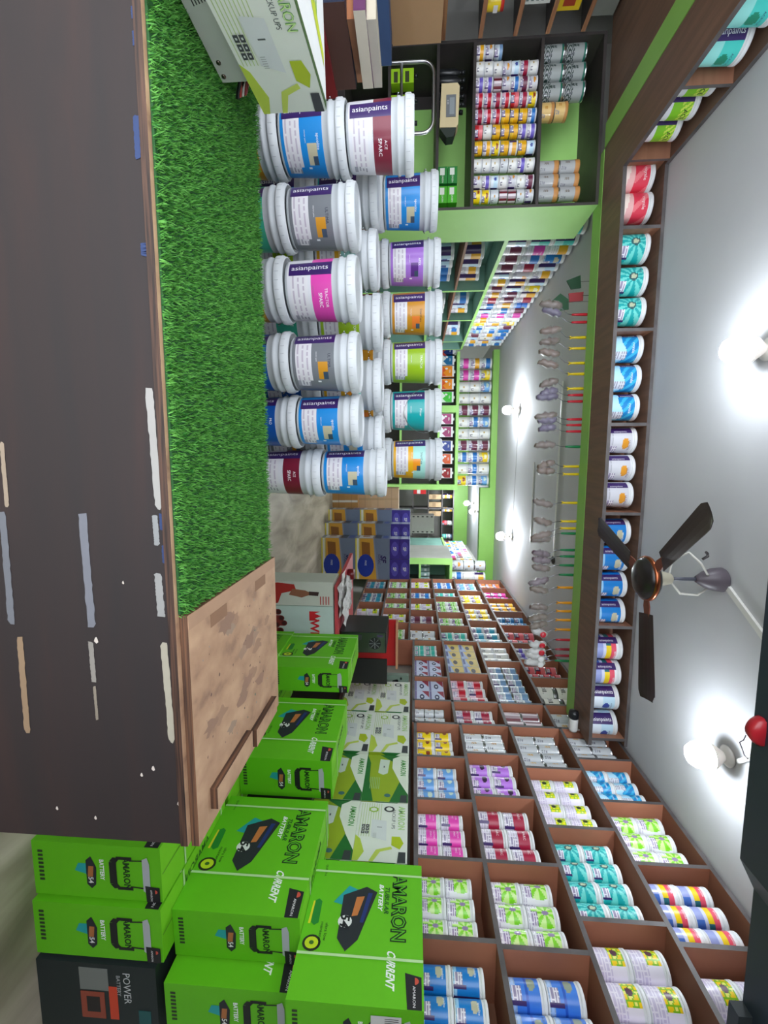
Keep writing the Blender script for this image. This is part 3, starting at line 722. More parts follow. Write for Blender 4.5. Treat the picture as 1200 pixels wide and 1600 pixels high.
for y in (250, 355, 515, 663, 803, 981, 1157):
    x = XL(y); m = MB(); m.box(x-.011, FYL+.002, 2.897, x+.011, 3.525, 3.14, W, 0, ms={'f': 1}); part(m, 'divider', ['brown_laminate', 'grey_edge'], loft)
for yy in (1.1, 2.02, 2.62, 3.18):
    m = MB(); m.box(-2.265, yy-.011, 2.897, -1.963, yy+.011, 3.14, W, 0, ms={'r': 1}); part(m, 'divider', ['brown_laminate', 'grey_edge'], loft)
lz = 2.8975
rowc = [(281, 'royred', ''), (327, 'royred', ''), (390, 'teal', ''), (441, 'teal', ''), (488, 'teal', ''), (546, 'water', ''), (592, 'water', ''), (637, 'water', ''), (688, 'ult', ''), (731, 'ult', ''), (773, 'ult', ''),
        (830, 'apco', ''), (872, 'apco', ''), (913, 'apco', ''), (955, 'apco', ''), (1011, 'multi', ''), (1050, 'multi', ''), (1089, 'purtag', ''), (1130, 'purtag', '')]
cnt = {}
tot = {}
for _, k, _2 in rowc: tot[k] = tot.get(k, 0)+1
for y, k, _2 in rowc:
    i = cnt.get(k, 0); cnt[k] = i+1
    pw = {2: ['left', 'right'], 3: ['left', 'middle', 'right'], 4: ['leftmost', 'second', 'third', 'rightmost']}[tot[k]][i]
    x = atY(985, y, FYL+.12).x
    tin(k, x, FYL+.125, lz, .205, .196, rt.uniform(-.10, .10)+(.25 if k == 'purtag' else (.4 if k in ('multi', 'apco', 'ult') else 0)), f"{TD[k][2]} tub, the {pw} of {tot[k]} like it on the loft shelf front", 'tubs on the front of the loft shelf', 0, cat='paint tub')
for i, (y, k, w_) in enumerate(((3.04, 'acegreen', 'beside the corner'), (2.87, 'acegreen', 'in the middle of three'), (2.70, 'acegreen', 'farthest from the corner'), (2.50, 'tealtag', 'first past the divider'), (2.30, 'tealtag', 'second past the divider'), (2.11, 'tealtag', 'nearest the shop front'))):
    tin(k, -2.075, y, lz, .205, .165 if i < 3 else .19, math.pi/2-.25, f"{TD[k][2]} tub on the left arm of the loft shelf, {w_}", 'tubs on the left arm of the loft shelf', 0, cat='paint tub')
# ================================================================== LEFT CABINET (faces the camera, Y = 3.6)
cab = thing('display_cabinet', 'dark-framed green-backed cabinet of small tins in the left corner', 'cabinet', (-2.5, 3.85, 0))
CY, CX0, CX1 = 3.6, -3.08, -1.93
cz_ = [1.30, 1.665, 1.935, 2.425, 2.868]
for z in [.95]+cz_:
    m = MB(); m.box(CX0, CY, z-.022, CX1-.02, 4.06, z, W, 0); part(m, 'shelf_board', 'dark_laminate', cab)
m = MB(); m.box(CX0-.02, CY, .0, CX0, 4.08, 2.868, W, 0); part(m, 'side_panel', 'dark_laminate', cab)
m = MB(); m.box(CX1-.02, CY, .0, CX1, 4.10, 2.868, W, 0, ms={'f': 1}); part(m, 'side_panel', ['pale_green_paint', 'dark_laminate'], cab)
xb = atY(880, 160, 4.06).x
m = MB(); m.box(CX0, 4.06, .02, xb, 4.08, 2.868, W); part(m, 'back_panel', 'dark_laminate', cab)
m = MB(); m.box(xb, 4.06, .02, CX1-.02, 4.08, 2.868, W); part(m, 'back_panel', 'pale_green_paint', cab)
m = MB(); m.box(CX0, 3.62, 0, CX1-.02, 4.06, .93, W); part(m, 'base_cupboard', 'dark_laminate', cab)
# grid of small tins, ten columns by seven
cc = [['smartt', 'ult', 'greyblue', None, None, None, None], ['white', 'white', 'white', 'ult', 'purtag', 'maroon', 'white'], ['purw', 'purw', 'striped', 'ult', 'bluet', 'brownw', 'ult'],
      ['redw', 'redw', 'maroon', 'redw', 'red', 'maroon', 'yel'], ['maroon', 'redw', 'redw', 'gold', 'gold', 'gold', 'bluet'], ['red', 'white', 'gold', 'gold', 'gold', 'purw', 'purw'],
      ['gold', 'smartt', 'yel', 'gold', 'goldtag', 'gold', 'purtag'], ['white', 'white', 'white', 'silver', 'white', 'purw', 'white'], ['ult', 'purw', 'purtag', 'white', 'ult', 'white', 'brownw'], ['yel', 'yel', 'silver', 'striped', 'striped', 'silver', 'ult']]
for ci, col in enumerate(cc):
    x = atY(790, (88, 114, 138, 162, 187, 211, 236, 263, 289, 311)[ci], 3.70).x
    for ri, k in enumerate(col):
        if k: tin(k, x, 3.665+.002*ri, 1.9355+ri*.066, .065, .096, rt.uniform(-.4, .4), f"small {TD[k][2]} tin, column {ORD[ci]} from left, {ORD[ri]} up, cabinet grid", 'small tins in the corner cabinet', 1)
for i, (y, n, k, st, hh_) in enumerate(((88, 2, 'zig', 'm', .16), (118, 2, 'zig', 'm', .16), (147, 2, 'zig', 'm', .16), (177, 2, 'brass_short', 'b', .10), (264, 2, 'brass', 'b', .155), (285, 2, 'brass', 'b', .155), (305, 2, 'brass', 'b', .16))):
    x = atY(880, y, 3.70).x
    for j in range(n):
        tin(k, x, 3.69, 2.4255+j*(hh_+.001), hh_, .125 if i < 4 else .10, rt.uniform(-.3, .3), f"{TD[k][2]} tin, {['lower', 'upper'][j]} of the {ORD[i]} stack on the cabinet's top shelf", 'tins on the top shelf of the corner cabinet', 0, st=st)
# bottles in the darker bays
for i, (x, y, z) in enumerate([(-3.00, 3.75, 1.6655), (-2.92, 3.72, 1.6655), (-2.84, 3.76, 1.6655), (-2.76, 3.73, 1.6655), (-2.96, 3.84, 1.6655), (-2.88, 3.84, 1.6655), (-2.80, 3.86, 1.6655), (-2.98, 3.73, 1.3005), (-2.80, 3.72, 1.3005), (-2.66, 3.75, 1.3005)]):
    m = MB(); m.lathe([(.026, 0), (.028, .004), (.028, .13), (.014, .16), (.012, .175), (.016, .176), (.016, .20), (.002, .20)], 14, (34, 36, 38))
    b = m.build('bottle', 'gloss', None, (x, y, z)); tag(b, f"black capped bottle, {ORD[[0, 1, 2, 3, 0, 1, 2, 0, 1, 2][i]]} from left, {'front of second' if i < 4 else ('back of second' if i < 7 else 'lower')} shelf, corner cabinet", 'bottle', 'dark bottles in the corner cabinet')
for i, (x, z) in enumerate([(-2.90, 1.3005), (-2.72, 1.3005), (-2.55, 1.3005), (-2.90, 1.40), (-2.72, 1.40)]):
    m = MB(); m.box(-.05, -.04, 0, .05, .04, .085, (150, 205, 20), cols={'f': (170, 222, 30)}); m.box(-.03, -.0405, .02, .045, -.04, .05, (60, 70, 30))
    if z > 1.35: z = 1.3865
    tag(m.build('small_carton', 'card', None, (x, 3.66, z)), f"lime green small carton, {ORD[i % 3]} from left, {'upper' if z > 1.35 else 'lower'} tier, lowest visible cabinet shelf", 'box', 'lime cartons in the corner cabinet')
for i, (x, z) in enumerate([(-2.06, 1.6655), (-2.06, 1.7405), (-2.20, 1.6655), (-2.20, 1.7405)]):
    m = MB(); m.box(-.06, -.05, 0, .06, .05, .072, (70, 176, 30) if i < 2 else (30, 130, 50)); m.box(-.05, -.0505, .015, -.0, -.05, .05, (226, 232, 220)); m.text('GREEN', (.028, -.0506, .036), (1, 0, 0), (0, 0, 1), .012, (230, 240, 220))
    tag(m.build('small_carton', 'card', None, (x, 3.68, z)), f"{'bright' if i < 2 else 'dark'} green carton, {['lower', 'upper'][i % 2]} one, right end of cabinet shelf by pails", 'box', 'green cartons in the corner cabinet')
# beige gauge on the cabinet
t = thing('wall_gauge', 'beige box with grey display panel propped on the cabinet edge', 'device', (-2.58, 3.52, 1.665))
m = MB(); m.prism([(-.15, .01), (.14, 0), (.145, .10), (.12, .125), (-.135, .14), (-.15, .12)], (0, -.02, 0), (1, 0, 0), (0, 0, 1), .0, (222, 204, 160))
m = MB(); P_ = [(-.15, .01), (.14, .0), (.145, .12), (.12, .135), (-.13, .14), (-.15, .125)]
m.prism(P_, (0, -.03, 0), (1, 0, 0), (0, 0, 1), .09, (222, 204, 160)); m.build('casing', 'satin', t)
m = MB(); m.box(-.07, -.036, .045, .075, -.030, .115, (120, 124, 128)); m.box(-.05, -.037, .07, .06, -.0355, .105, (150, 158, 162)); m.text('0.00', (-.02, -.0375, .058), (1, 0, 0), (0, 0, 1), .012, (230, 230, 230)); m.build('display', 'gloss', t)
m = MB(); m.prism([(.145, .0), (.21, .05), (.205, .10), (.145, .12)], (0, -.03, 0), (1, 0, 0), (0, 0, 1), .08, (46, 56, 50)); m.build('end_cap', 'satin', t)
m = MB(); m.box(-.14, .035, -.001, .14, .075, .0, (90, 90, 90)); 
# ================================================================== ALCOVE SHELF at far left
alc = thing('side_shelf', 'dark shelf with bare wooden edges along the alcove wall at left', 'shelf', (-3.25, 3, 0))
AZ = [1.32, 1.70, 1.97, 2.22, 2.45, 2.70]
for z in AZ:
    m = MB(); m.box(-3.45, 1.7, z-.03, -3.085, 3.58, z, W, 0, ms={'r': 1}); part(m, 'shelf_board', ['dark_laminate', 'raw_wood'], alc)
m = MB(); m.box(-3.45, 1.68, .0, -3.09, 1.70, 2.86, W); part(m, 'side_panel', 'dark_laminate', alc)
m = MB(); m.box(-3.45, 1.7, .0, -3.1, 3.58, 1.29, W); part(m, 'base_cupboard', 'dark_laminate', alc)
def can_simple(x, y, z, r, h, c1, c2, name, label, cat, grp, rz=0):
    m = MB(); m.lathe([(r, 0), (r*1.02, .003), (r*.98, .006), (r*.98, h*.25), (r*.98, h*.8), (r*1.02, h*.98), (r*.9, h)], 18, [c2, c2, c1, c1, c2, c2], axis='z'); m.box(-r*.5, -r*.99, h*.4, r*.5, -r*.95, h*.65, (240, 240, 240))
    return tag(m.build(name, 'gloss', None, (x, y, z), rz), label, cat, grp)
for i in range(3): can_simple(-3.17, 3.42-i*.14, 1.9705, .05, .12, (236, 206, 30), (200, 50, 40), 'tin', f"yellow and red tin, {ORD[i]} from the corner on the alcove shelf", 'tin', 'yellow tins on the alcove shelf', math.pi/2)
for i in range(5):
    m = MB(); m.box(-.13, -.09, 0, .13, .09, .034, (206, 214, 208), cols={'r': (222, 228, 222)}); 
    for q in range(3): m.box(.1301, -.07+q*.055, .008, .1305, -.04+q*.055, .026, (110, 130, 126))
    tag(m.build('flat_carton', 'card', None, (-3.24, 3.30, 2.2205+i*.0345)), f"flat pale grey carton, {ORD[i]} from the bottom of the pile on alcove shelf", 'box', 'flat pale cartons on the alcove shelf')
m = MB(); m.box(-.12, -.1, 0, .12, .1, .16, (232, 196, 30), cols={'f': (200, 150, 20)}); m.box(.1201, -.06, .04, .1204, .07, .12, (170, 60, 30)); tag(m.build('carton', 'card', None, (-3.24, 3.36, 2.4505)), 'yellow carton with red panel on the upper alcove shelf', 'box')
m = MB(); m.box(-.12, -.08, 0, .12, .08, .13, (120, 34, 40)); m.box(.1201, -.06, .03, .1204, .05, .10, (230, 224, 216)); tag(m.build('carton', 'card', None, (-3.24, 3.12, 2.4505)), 'dark red carton with white panel on the upper alcove shelf', 'box')
m = MB(); m.box(-.15, -.25, 0, .15, .25, .16, (136, 138, 132)); tag(m.build('panel_stack', 'matte', None, (-3.26, 3.25, 2.7005)), 'grey board stack on the topmost alcove shelf', 'boards')

# ================================================================== LEFT WALL: green shelf below, stacked tubs above
ls = thing('green_shelf', 'pale green shelf with teal inside along the left wall', 'shelf', (-2.37, 6.5, 0))
LX, LB = -2.2, -2.52
def lp(x0, y0, z0, x1, y1, z1, name, mats='pale_green_paint', ms=None): m = MB(); m.box(x0, y0, z0, x1, y1, z1, W, 0, ms=ms); part(m, name, mats, ls)
lp(LB, 4.14, 2.385, LX, 8.90, 2.425, 'top_board', ['teal_paint', 'pale_green_paint'], {'r': 1, 't': 1})
lp(LB, 4.14, 1.66, LX, 8.90, 1.70, 'bottom_board', ['teal_paint', 'pale_green_paint'], {'r': 1})
lp(LB+.02, 4.16, 2.00, LX-.005, 8.9, 2.025, 'shelf_board', ['brown_laminate'])
lp(LB+.02, 4.16, 1.0, LX-.005, 8.9, 1.03, 'shelf_board', ['brown_laminate'])
lp(LB, 4.14, 0, LB+.02, 8.9, 2.385, 'back_panel', 'teal_paint')
for y in (4.14, 5.92, 7.10, 8.30, 8.86): lp(LB+.02, y, 0, LX+.001, y+.04, 2.385, 'upright', ['teal_paint', 'pale_green_paint'], {'r': 1})
wl = ['brownw', 'bluet', 'smartt', 'maroon', 'purtag', 'tealtag', 'pink', 'ult', 'goldtag', 'white', 'lblue']
top3 = [['goldtag', 'purtag', 'tealtag'], ['purtag', 'tealtag', 'tealtag'], ['brownw', 'pink', 'smartt'], ['brownw', 'bluet', 'apco'], ['brownw', 'maroon', 'purtag'], ['purtag', 'ult', 'smartt'], ['smartt', 'goldtag', 'purtag'], ['brownw', 'purtag', 'whitey'],
        ['smartt', 'brownw', 'goldtag'], ['maroon', 'brownw', 'maroon'], ['bluet', 'goldtag', 'hexblue'], ['purtag', 'bluet', 'brownw'], ['pink', 'pink', 'pink'], ['smartt', 'white', 'white'], ['whitey', 'goldtag', 'whitey'], ['bluet', 'purtag', 'brownw'], ['lblue', 'bluet', 'apco'],
        ['brownw', 'smartt', 'bluet'], ['purtag', 'white', 'hexblue'], ['smartt', 'goldtag', 'purtag'], ['bluet', 'bluet', 'bluet']]
for j in range(21):
    y = 4.62+j*.205
    for i in range(3):
        k = top3[j][i]; tin(k, LX-.115+rt.uniform(-.006, .006), y, 2.4255+i*.2405, .24, .196, math.pi/2+rt.uniform(-.5, .3), f"{TD[k][2]} tub, {TIER[3][i]} tier, {ORD[j]} from the front, above green shelf", 'tubs stacked over the green left shelf', 1 if j > 2 else 0, cat='paint tub')
for bi, (y0, ks) in enumerate(((5.15, ['goldtag', 'smartt', 'purtag', 'goldtag']), (6.50, ['smartt', 'purtag', 'bluet']), (7.65, ['smartt', 'bluet', 'purtag']))):
    for j, k in enumerate(ks):
        tin(k, LX-.115, y0+(len(ks)-1-j)*.19-.05, 2.0255, .22 if j else .25, .18, math.pi/2+rt.uniform(-.4, .2), f"{TD[k][2]} tub, {ORD[j]} from back in {ORD[bi]} upper bay of green shelf", 'tubs inside the green left shelf', 1, cat='paint tub')
        k2 = rt.choice(['smartt', 'bluet', 'goldtag', 'purtag', 'brownw'])
        tin(k2, LX-.115, y0+(len(ks)-1-j)*.19-.05, 1.7005, .22, .18, math.pi/2+rt.uniform(-.4, .2), f"{TD[k2][2]} tub, {ORD[j]} from back in {ORD[bi]} lower bay of green shelf", 'tubs inside the green left shelf', 1, cat='paint tub')

# ================================================================== BACK DIVIDING CABINET (Y = 9)
bw = thing('back_cabinet', 'pale green open cabinet closing the left half of the back', 'cabinet', (-.85, 9.05, 0))
def bp_(x0, y0, z0, x1, y1, z1, name, mats='pale_green_paint', ms=None): m = MB(); m.box(x0, y0, z0, x1, y1, z1, W, 0, ms=ms); part(m, name, mats, bw)
bx0, bx1 = -2.19, atY(700, 757, 9.0).x
bp_(bx0, 9.0, 2.345, bx1+.11, 9.32, 2.40, 'top_board'); bp_(bx1, 8.97, 0, bx1+.11, 9.32, 2.345, 'side_panel')
bp_(bx0, 9.30, 0, bx1, 9.32, 2.345, 'back_panel', 'dark_laminate')
xm = atY(700, 639, 9.0).x
bp_(xm-.07, 8.99, 0, xm+.07, 9.30, 2.345, 'centre_post'); bp_(bx0, 9.0, 1.98, xm-.07, 9.3, 2.02, 'shelf_board'); bp_(xm+.07, 9.0, 1.98, bx1, 9.3, 2.02, 'shelf_board')
bp_(bx0, 9.0, 1.2, xm-.07, 9.3, 1.24, 'shelf_board'); bp_(xm+.07, 9.0, 1.2, bx1, 9.3, 1.24, 'shelf_board')
for i, (y, c, c2, wd_) in enumerate(((549, (26, 50, 120), (200, 60, 50), 'navy'), (563, (10, 110, 170), (240, 240, 240), 'sea blue'), (581, (250, 150, 10), (236, 90, 20), 'orange'), (601, (250, 150, 10), (236, 90, 20), 'amber'), (621, (60, 200, 50), (236, 250, 236), 'bright green'), (655, (170, 20, 110), (250, 240, 250), 'magenta'),
                                 (675, (160, 16, 100), (250, 240, 250), 'deep magenta'), (697, (30, 60, 150), (240, 240, 250), 'royal blue'), (717, (220, 90, 30), (240, 240, 240), 'rust orange'), (739, (150, 24, 30), (240, 230, 230), 'dark red'))):
    x = atY(700, y, 9.1).x; m = MB(); m.box(-.105, -.06, 0, .105, .06, .27, (244, 244, 246), cols={'l': c, 'r': c}); m.box(-.1, -.0612, .035, .1, -.06, .235, c)
    m.poly([(-.1, .035), (-.02, .11), (.03, .05), (.1, .12), (.1, .035)], (0, -.0618, 0), (1, 0, 0), (0, 0, 1), c2); m.poly([(.02*math.cos(q), .12+.028*math.sin(q)) for q in [j*.6 for j in range(10)]], (-.05, -.0622, 0), (1, 0, 0), (0, 0, 1), (246, 246, 246)); m.text('tile', (.0, -.0622, .19), (1, 0, 0), (0, 0, 1), .035, (250, 250, 250))
    m.lathe([(.03, .27), (.03, .30), (.0, .30)], 10, (240, 240, 240)); tag(m.build('adhesive_pouch', 'print', None, (x, 9.10, 2.0205)), f"{wd_} adhesive pack with white sides in back cabinet's top row", 'pack', 'coloured adhesive packs in the back cabinet')
b3 = [['pink', 'smartt', 'bluet'], ['pink', 'pink', 'whitey'], ['white', 'white', 'lblue'], ['white', 'white', 'white'], ['brownw', 'brownw', 'brownw'], ['white', 'bluet', 'lblue'], ['white', 'white', 'white'], ['brownw', 'brownw', 'brownw'], ['bluet', 'bluet', 'whitey'], ['white', 'bluet', 'white'], ['yel', 'bluet', 'lblue']]
for j in range(11):
    y = 568+j*18.3; x = atY(745, y, 9.12).x
    for i in range(3):
        k = b3[j][i]; tin(k, x, 9.12, 2.4005+i*.2145, .214, .215, rt.uniform(-.5, .5), f"{TD[k][2]} tub, {TIER[3][i]} tier, {ORD[j]} from left on the back cabinet", 'tubs stacked on the back cabinet', 1, cat='paint tub')
# ================================================================== RIGHT REAR CABINET
rc = thing('rear_cabinet', 'pale green cabinet with a smudged white side at the rear right', 'cabinet', (1.9, 8.5, 0))
def rc_(x0, y0, z0, x1, y1, z1, name, mats='pale_green_paint', ms=None): m = MB(); m.box(x0, y0, z0, x1, y1, z1, W, 0, ms=ms); part(m, name, mats, rc)
qa = atY(680, 872, 8.3).x; qz1 = atY(707, 875, 8.3).z; qz0 = 1.45; qx1 = 2.5
rc_(qa, 8.3, 0, qa+.13, 9.6, qz1, 'side_panel', ['pale_green_paint', 'wall_paint'], {'l': 1})
rc_(qa+.13, 8.3, qz1-.05, qx1, 9.6, qz1, 'top_board'); rc_(qa+.13, 8.3, 1.62, qx1, 9.5, 1.66, 'shelf_board', ['teal_paint', 'pale_green_paint'], {'f': 1}); rc_(qa+.13, 8.3, 1.0, qx1, 9.5, 1.04, 'shelf_board', ['teal_paint', 'pale_green_paint'], {'f': 1})
rc_(qa+.13, 9.5, 0, qx1, 9.6, qz1-.05, 'back_panel', 'teal_paint')
for i in range(8):
    x = qa+.2+(i % 4)*.10; z = 1.6605
    if i >= 4: z = 1.6605+.19
    if i < 4: can_simple(x, 8.6, z, .045, .18, (150, 176, 174), (176, 190, 190), 'tin', f"grey tin, {ORD[i]} from left in the rear cabinet", 'tin', 'grey tins in the rear cabinet')
for j in range(2):
    for i in range(3):
        k = [['ult', 'silver', 'silver'], ['bluet', 'white', 'goldtag']][j][i]
        tin(k, qa+.17+j*.235, 8.45, qz1+.0005+i*.218, .217, .21, rt.uniform(-.4, .4), f"{TD[k][2]} tub, {TIER[3][i]} tier, {['left', 'right'][j]} stack on the rear cabinet", 'tubs on the rear cabinet', 1, cat='paint tub')
# ================================================================== DEEP ROOM beyond
dr = thing('far_rack', 'grey rack of tins and cartons at the very back of the store', 'shelf', (1.0, 13.0, 0))
for z in (.9, 1.5, 1.95, 2.35, 2.68):
    m = MB(); m.box(.55, 12.6, z-.03, 2.5, 13.1, z, W); part(m, 'shelf_board', 'grey_edge', dr)
for x in (.55, 1.345, 2.48):
    m = MB(); m.box(x-.02, 12.6, 0, x+.02, 13.1, 2.68, W); part(m, 'upright', 'grey_edge', dr)
for i, (y, z, c, n_, w_) in enumerate(((768, 1.5, (212, 30, 34), 1, 'red'), (776, 1.95, (196, 166, 128), 1, 'brown'), (788, 1.95, (190, 160, 122), 1, 'tan'), (802, 1.95, (186, 156, 120), 1, 'pale brown'), (812, 1.5, (214, 40, 40), 1, 'crimson'))):
    x = atY(680, y, 12.7).x; m = MB(); m.box(-.07, -.1, 0, .07, .1, .36, c); m.box(-.06, -.101, .1, .06, -.1, .2, (236, 230, 224) if i in (0, 4) else (160, 130, 96))
    tag(m.build('carton', 'card', None, (x, 12.72, z+.0005)), f"{w_} upright carton on the rack at the very back", 'box', 'cartons on the far rack')
for j in range(4):
    for i in range(2):
        k = [['goldtag', 'goldtag'], ['smartt', 'goldtag'], ['red', 'white'], ['teals', 'greyblue']][j][i]
        tin(k, atY(700, 775+j*21, 12.75).x, 12.75, 2.3505-.4*(0)+i*.155, .15, .15, 0, f"{TD[k][2]} tin, {['lower', 'upper'][i]}, {ORD[j]} from left on the rack at very back", 'tins on the far rack', 1)
for j in range(12):
    for i in range(3):
        k = wl[(j*3+i*5) % len(wl)]
        tin(k, 2.32-.04*0, 9.8+j*.22, 2.3605+i*.18, .178, .19, -math.pi/2+rt.uniform(-.5, .5), f"{TD[k][2]} tub, {TIER[3][i]} tier, {ORD[j]} along the rear right wall", 'tubs along the rear right wall', 1, cat='paint tub')
t = thing('rear_ledge', 'green edged ledge carrying tubs along the rear right wall', 'shelf', (2.35, 11, 0)); m = MB(); m.box(2.18, 9.62, 2.31, 2.55, 12.55, 2.36, W); part(m, 'board', 'pale_green_paint', t)
m = MB(); m.box(2.2, 9.62, 0, 2.54, 12.5, 2.309, W); part(m, 'cupboard', 'teal_paint', t)
for i in range(5):
    m = MB(); m.box(-.22, -.2, 0, .22, .2, .11, (176, 172, 170), cols={'f': (186, 180, 178)}); m.box(-.20, -.201, .03, -.17, -.2, .08, (40, 40, 40)); m.box(.17, -.201, .03, .20, -.2, .08, (40, 40, 40))
    tag(m.build('flat_carton', 'card', None, (1.50, 10.6, 1.4505+i*.1105)), f"flat grey carton, {ORD[i]} from bottom, pile behind the battery boxes", 'box', 'flat grey cartons piled at the back')
m = MB(); m.box(-.25, -.25, 0, .25, .25, 1.45, (150, 148, 142)); tag(m.build('plinth', 'matte', None, (1.50, 10.6, 0)), 'grey plinth under the pile of flat grey cartons', 'plinth')
# brown cartons by the pail stacks
for i, (xa, xb, ya, yb, Yv, c) in enumerate(((522, 540, 771, 804, 7.9, (186, 136, 78)), (541, 561, 771, 804, 7.9, (192, 142, 84)), (562, 581, 771, 797, 8.05, (196, 160, 120)), (582, 602, 771, 797, 8.05, (200, 164, 126)), (603, 623, 771, 797, 8.05, (190, 158, 122)))):
    p0 = atY(xa, ya, Yv); p1 = atY(xb, yb, Yv); z0 = p0.z; z1 = p1.z
    lv = [(0, .235), (.236, .47), (.471, .71), (.711, .96), (.961, 1.22)][i]
    x0 = p0.x-.1; x1 = p1.x if i < 2 else p1.x
    m = MB(); m.box(x0, Yv, lv[0], x1, Yv+.35, lv[1], c)
    mx = (x0+x1)/2
    m.box(mx-.02, Yv-.001, lv[0], mx+.02, Yv, lv[1], (232, 226, 216) if i < 2 else (180, 150, 110)); m.box(x0, Yv-.0012, (lv[0]+lv[1])/2-.003, x1, Yv-.0011, (lv[0]+lv[1])/2+.003, tuple(int(q*.8) for q in c))
    m.xf(Matrix.Translation((-mx, -Yv, -lv[0]))); tag(m.build('carton', 'card', None, (mx, Yv, lv[0])), f"brown cardboard carton, {ORD[i]} from the floor, stacked behind the rightmost pails", 'box', 'brown cartons beside the pails')
for i, (x, z, c) in enumerate(((.98, .0, (110, 60, 50)), (1.0, .34, (236, 96, 40)), (1.0, .68, (60, 150, 50)), (1.02, 1.0, (170, 40, 50)))):
    m = MB(); m.box(-.13, -.2, 0, .13, .2, .335 if i < 3 else .2, c); m.box(-.1, -.2015, .06, .06, -.2, .22, (240, 200, 160)); m.poly([(-.05, .1), (.1, .16), (.08, .28), (-.06, .24)], (0, -.2025, 0), (1, 0, 0), (0, 0, 1), (60, 30, 30))
    tag(m.build('carton', 'print', None, (x+.12, 9.3, z+.0005 if z else 0)), f"{['dark', 'orange', 'green', 'crimson'][i]} printed carton stacked behind the dark blue battery boxes", 'box', 'printed cartons behind the battery boxes')
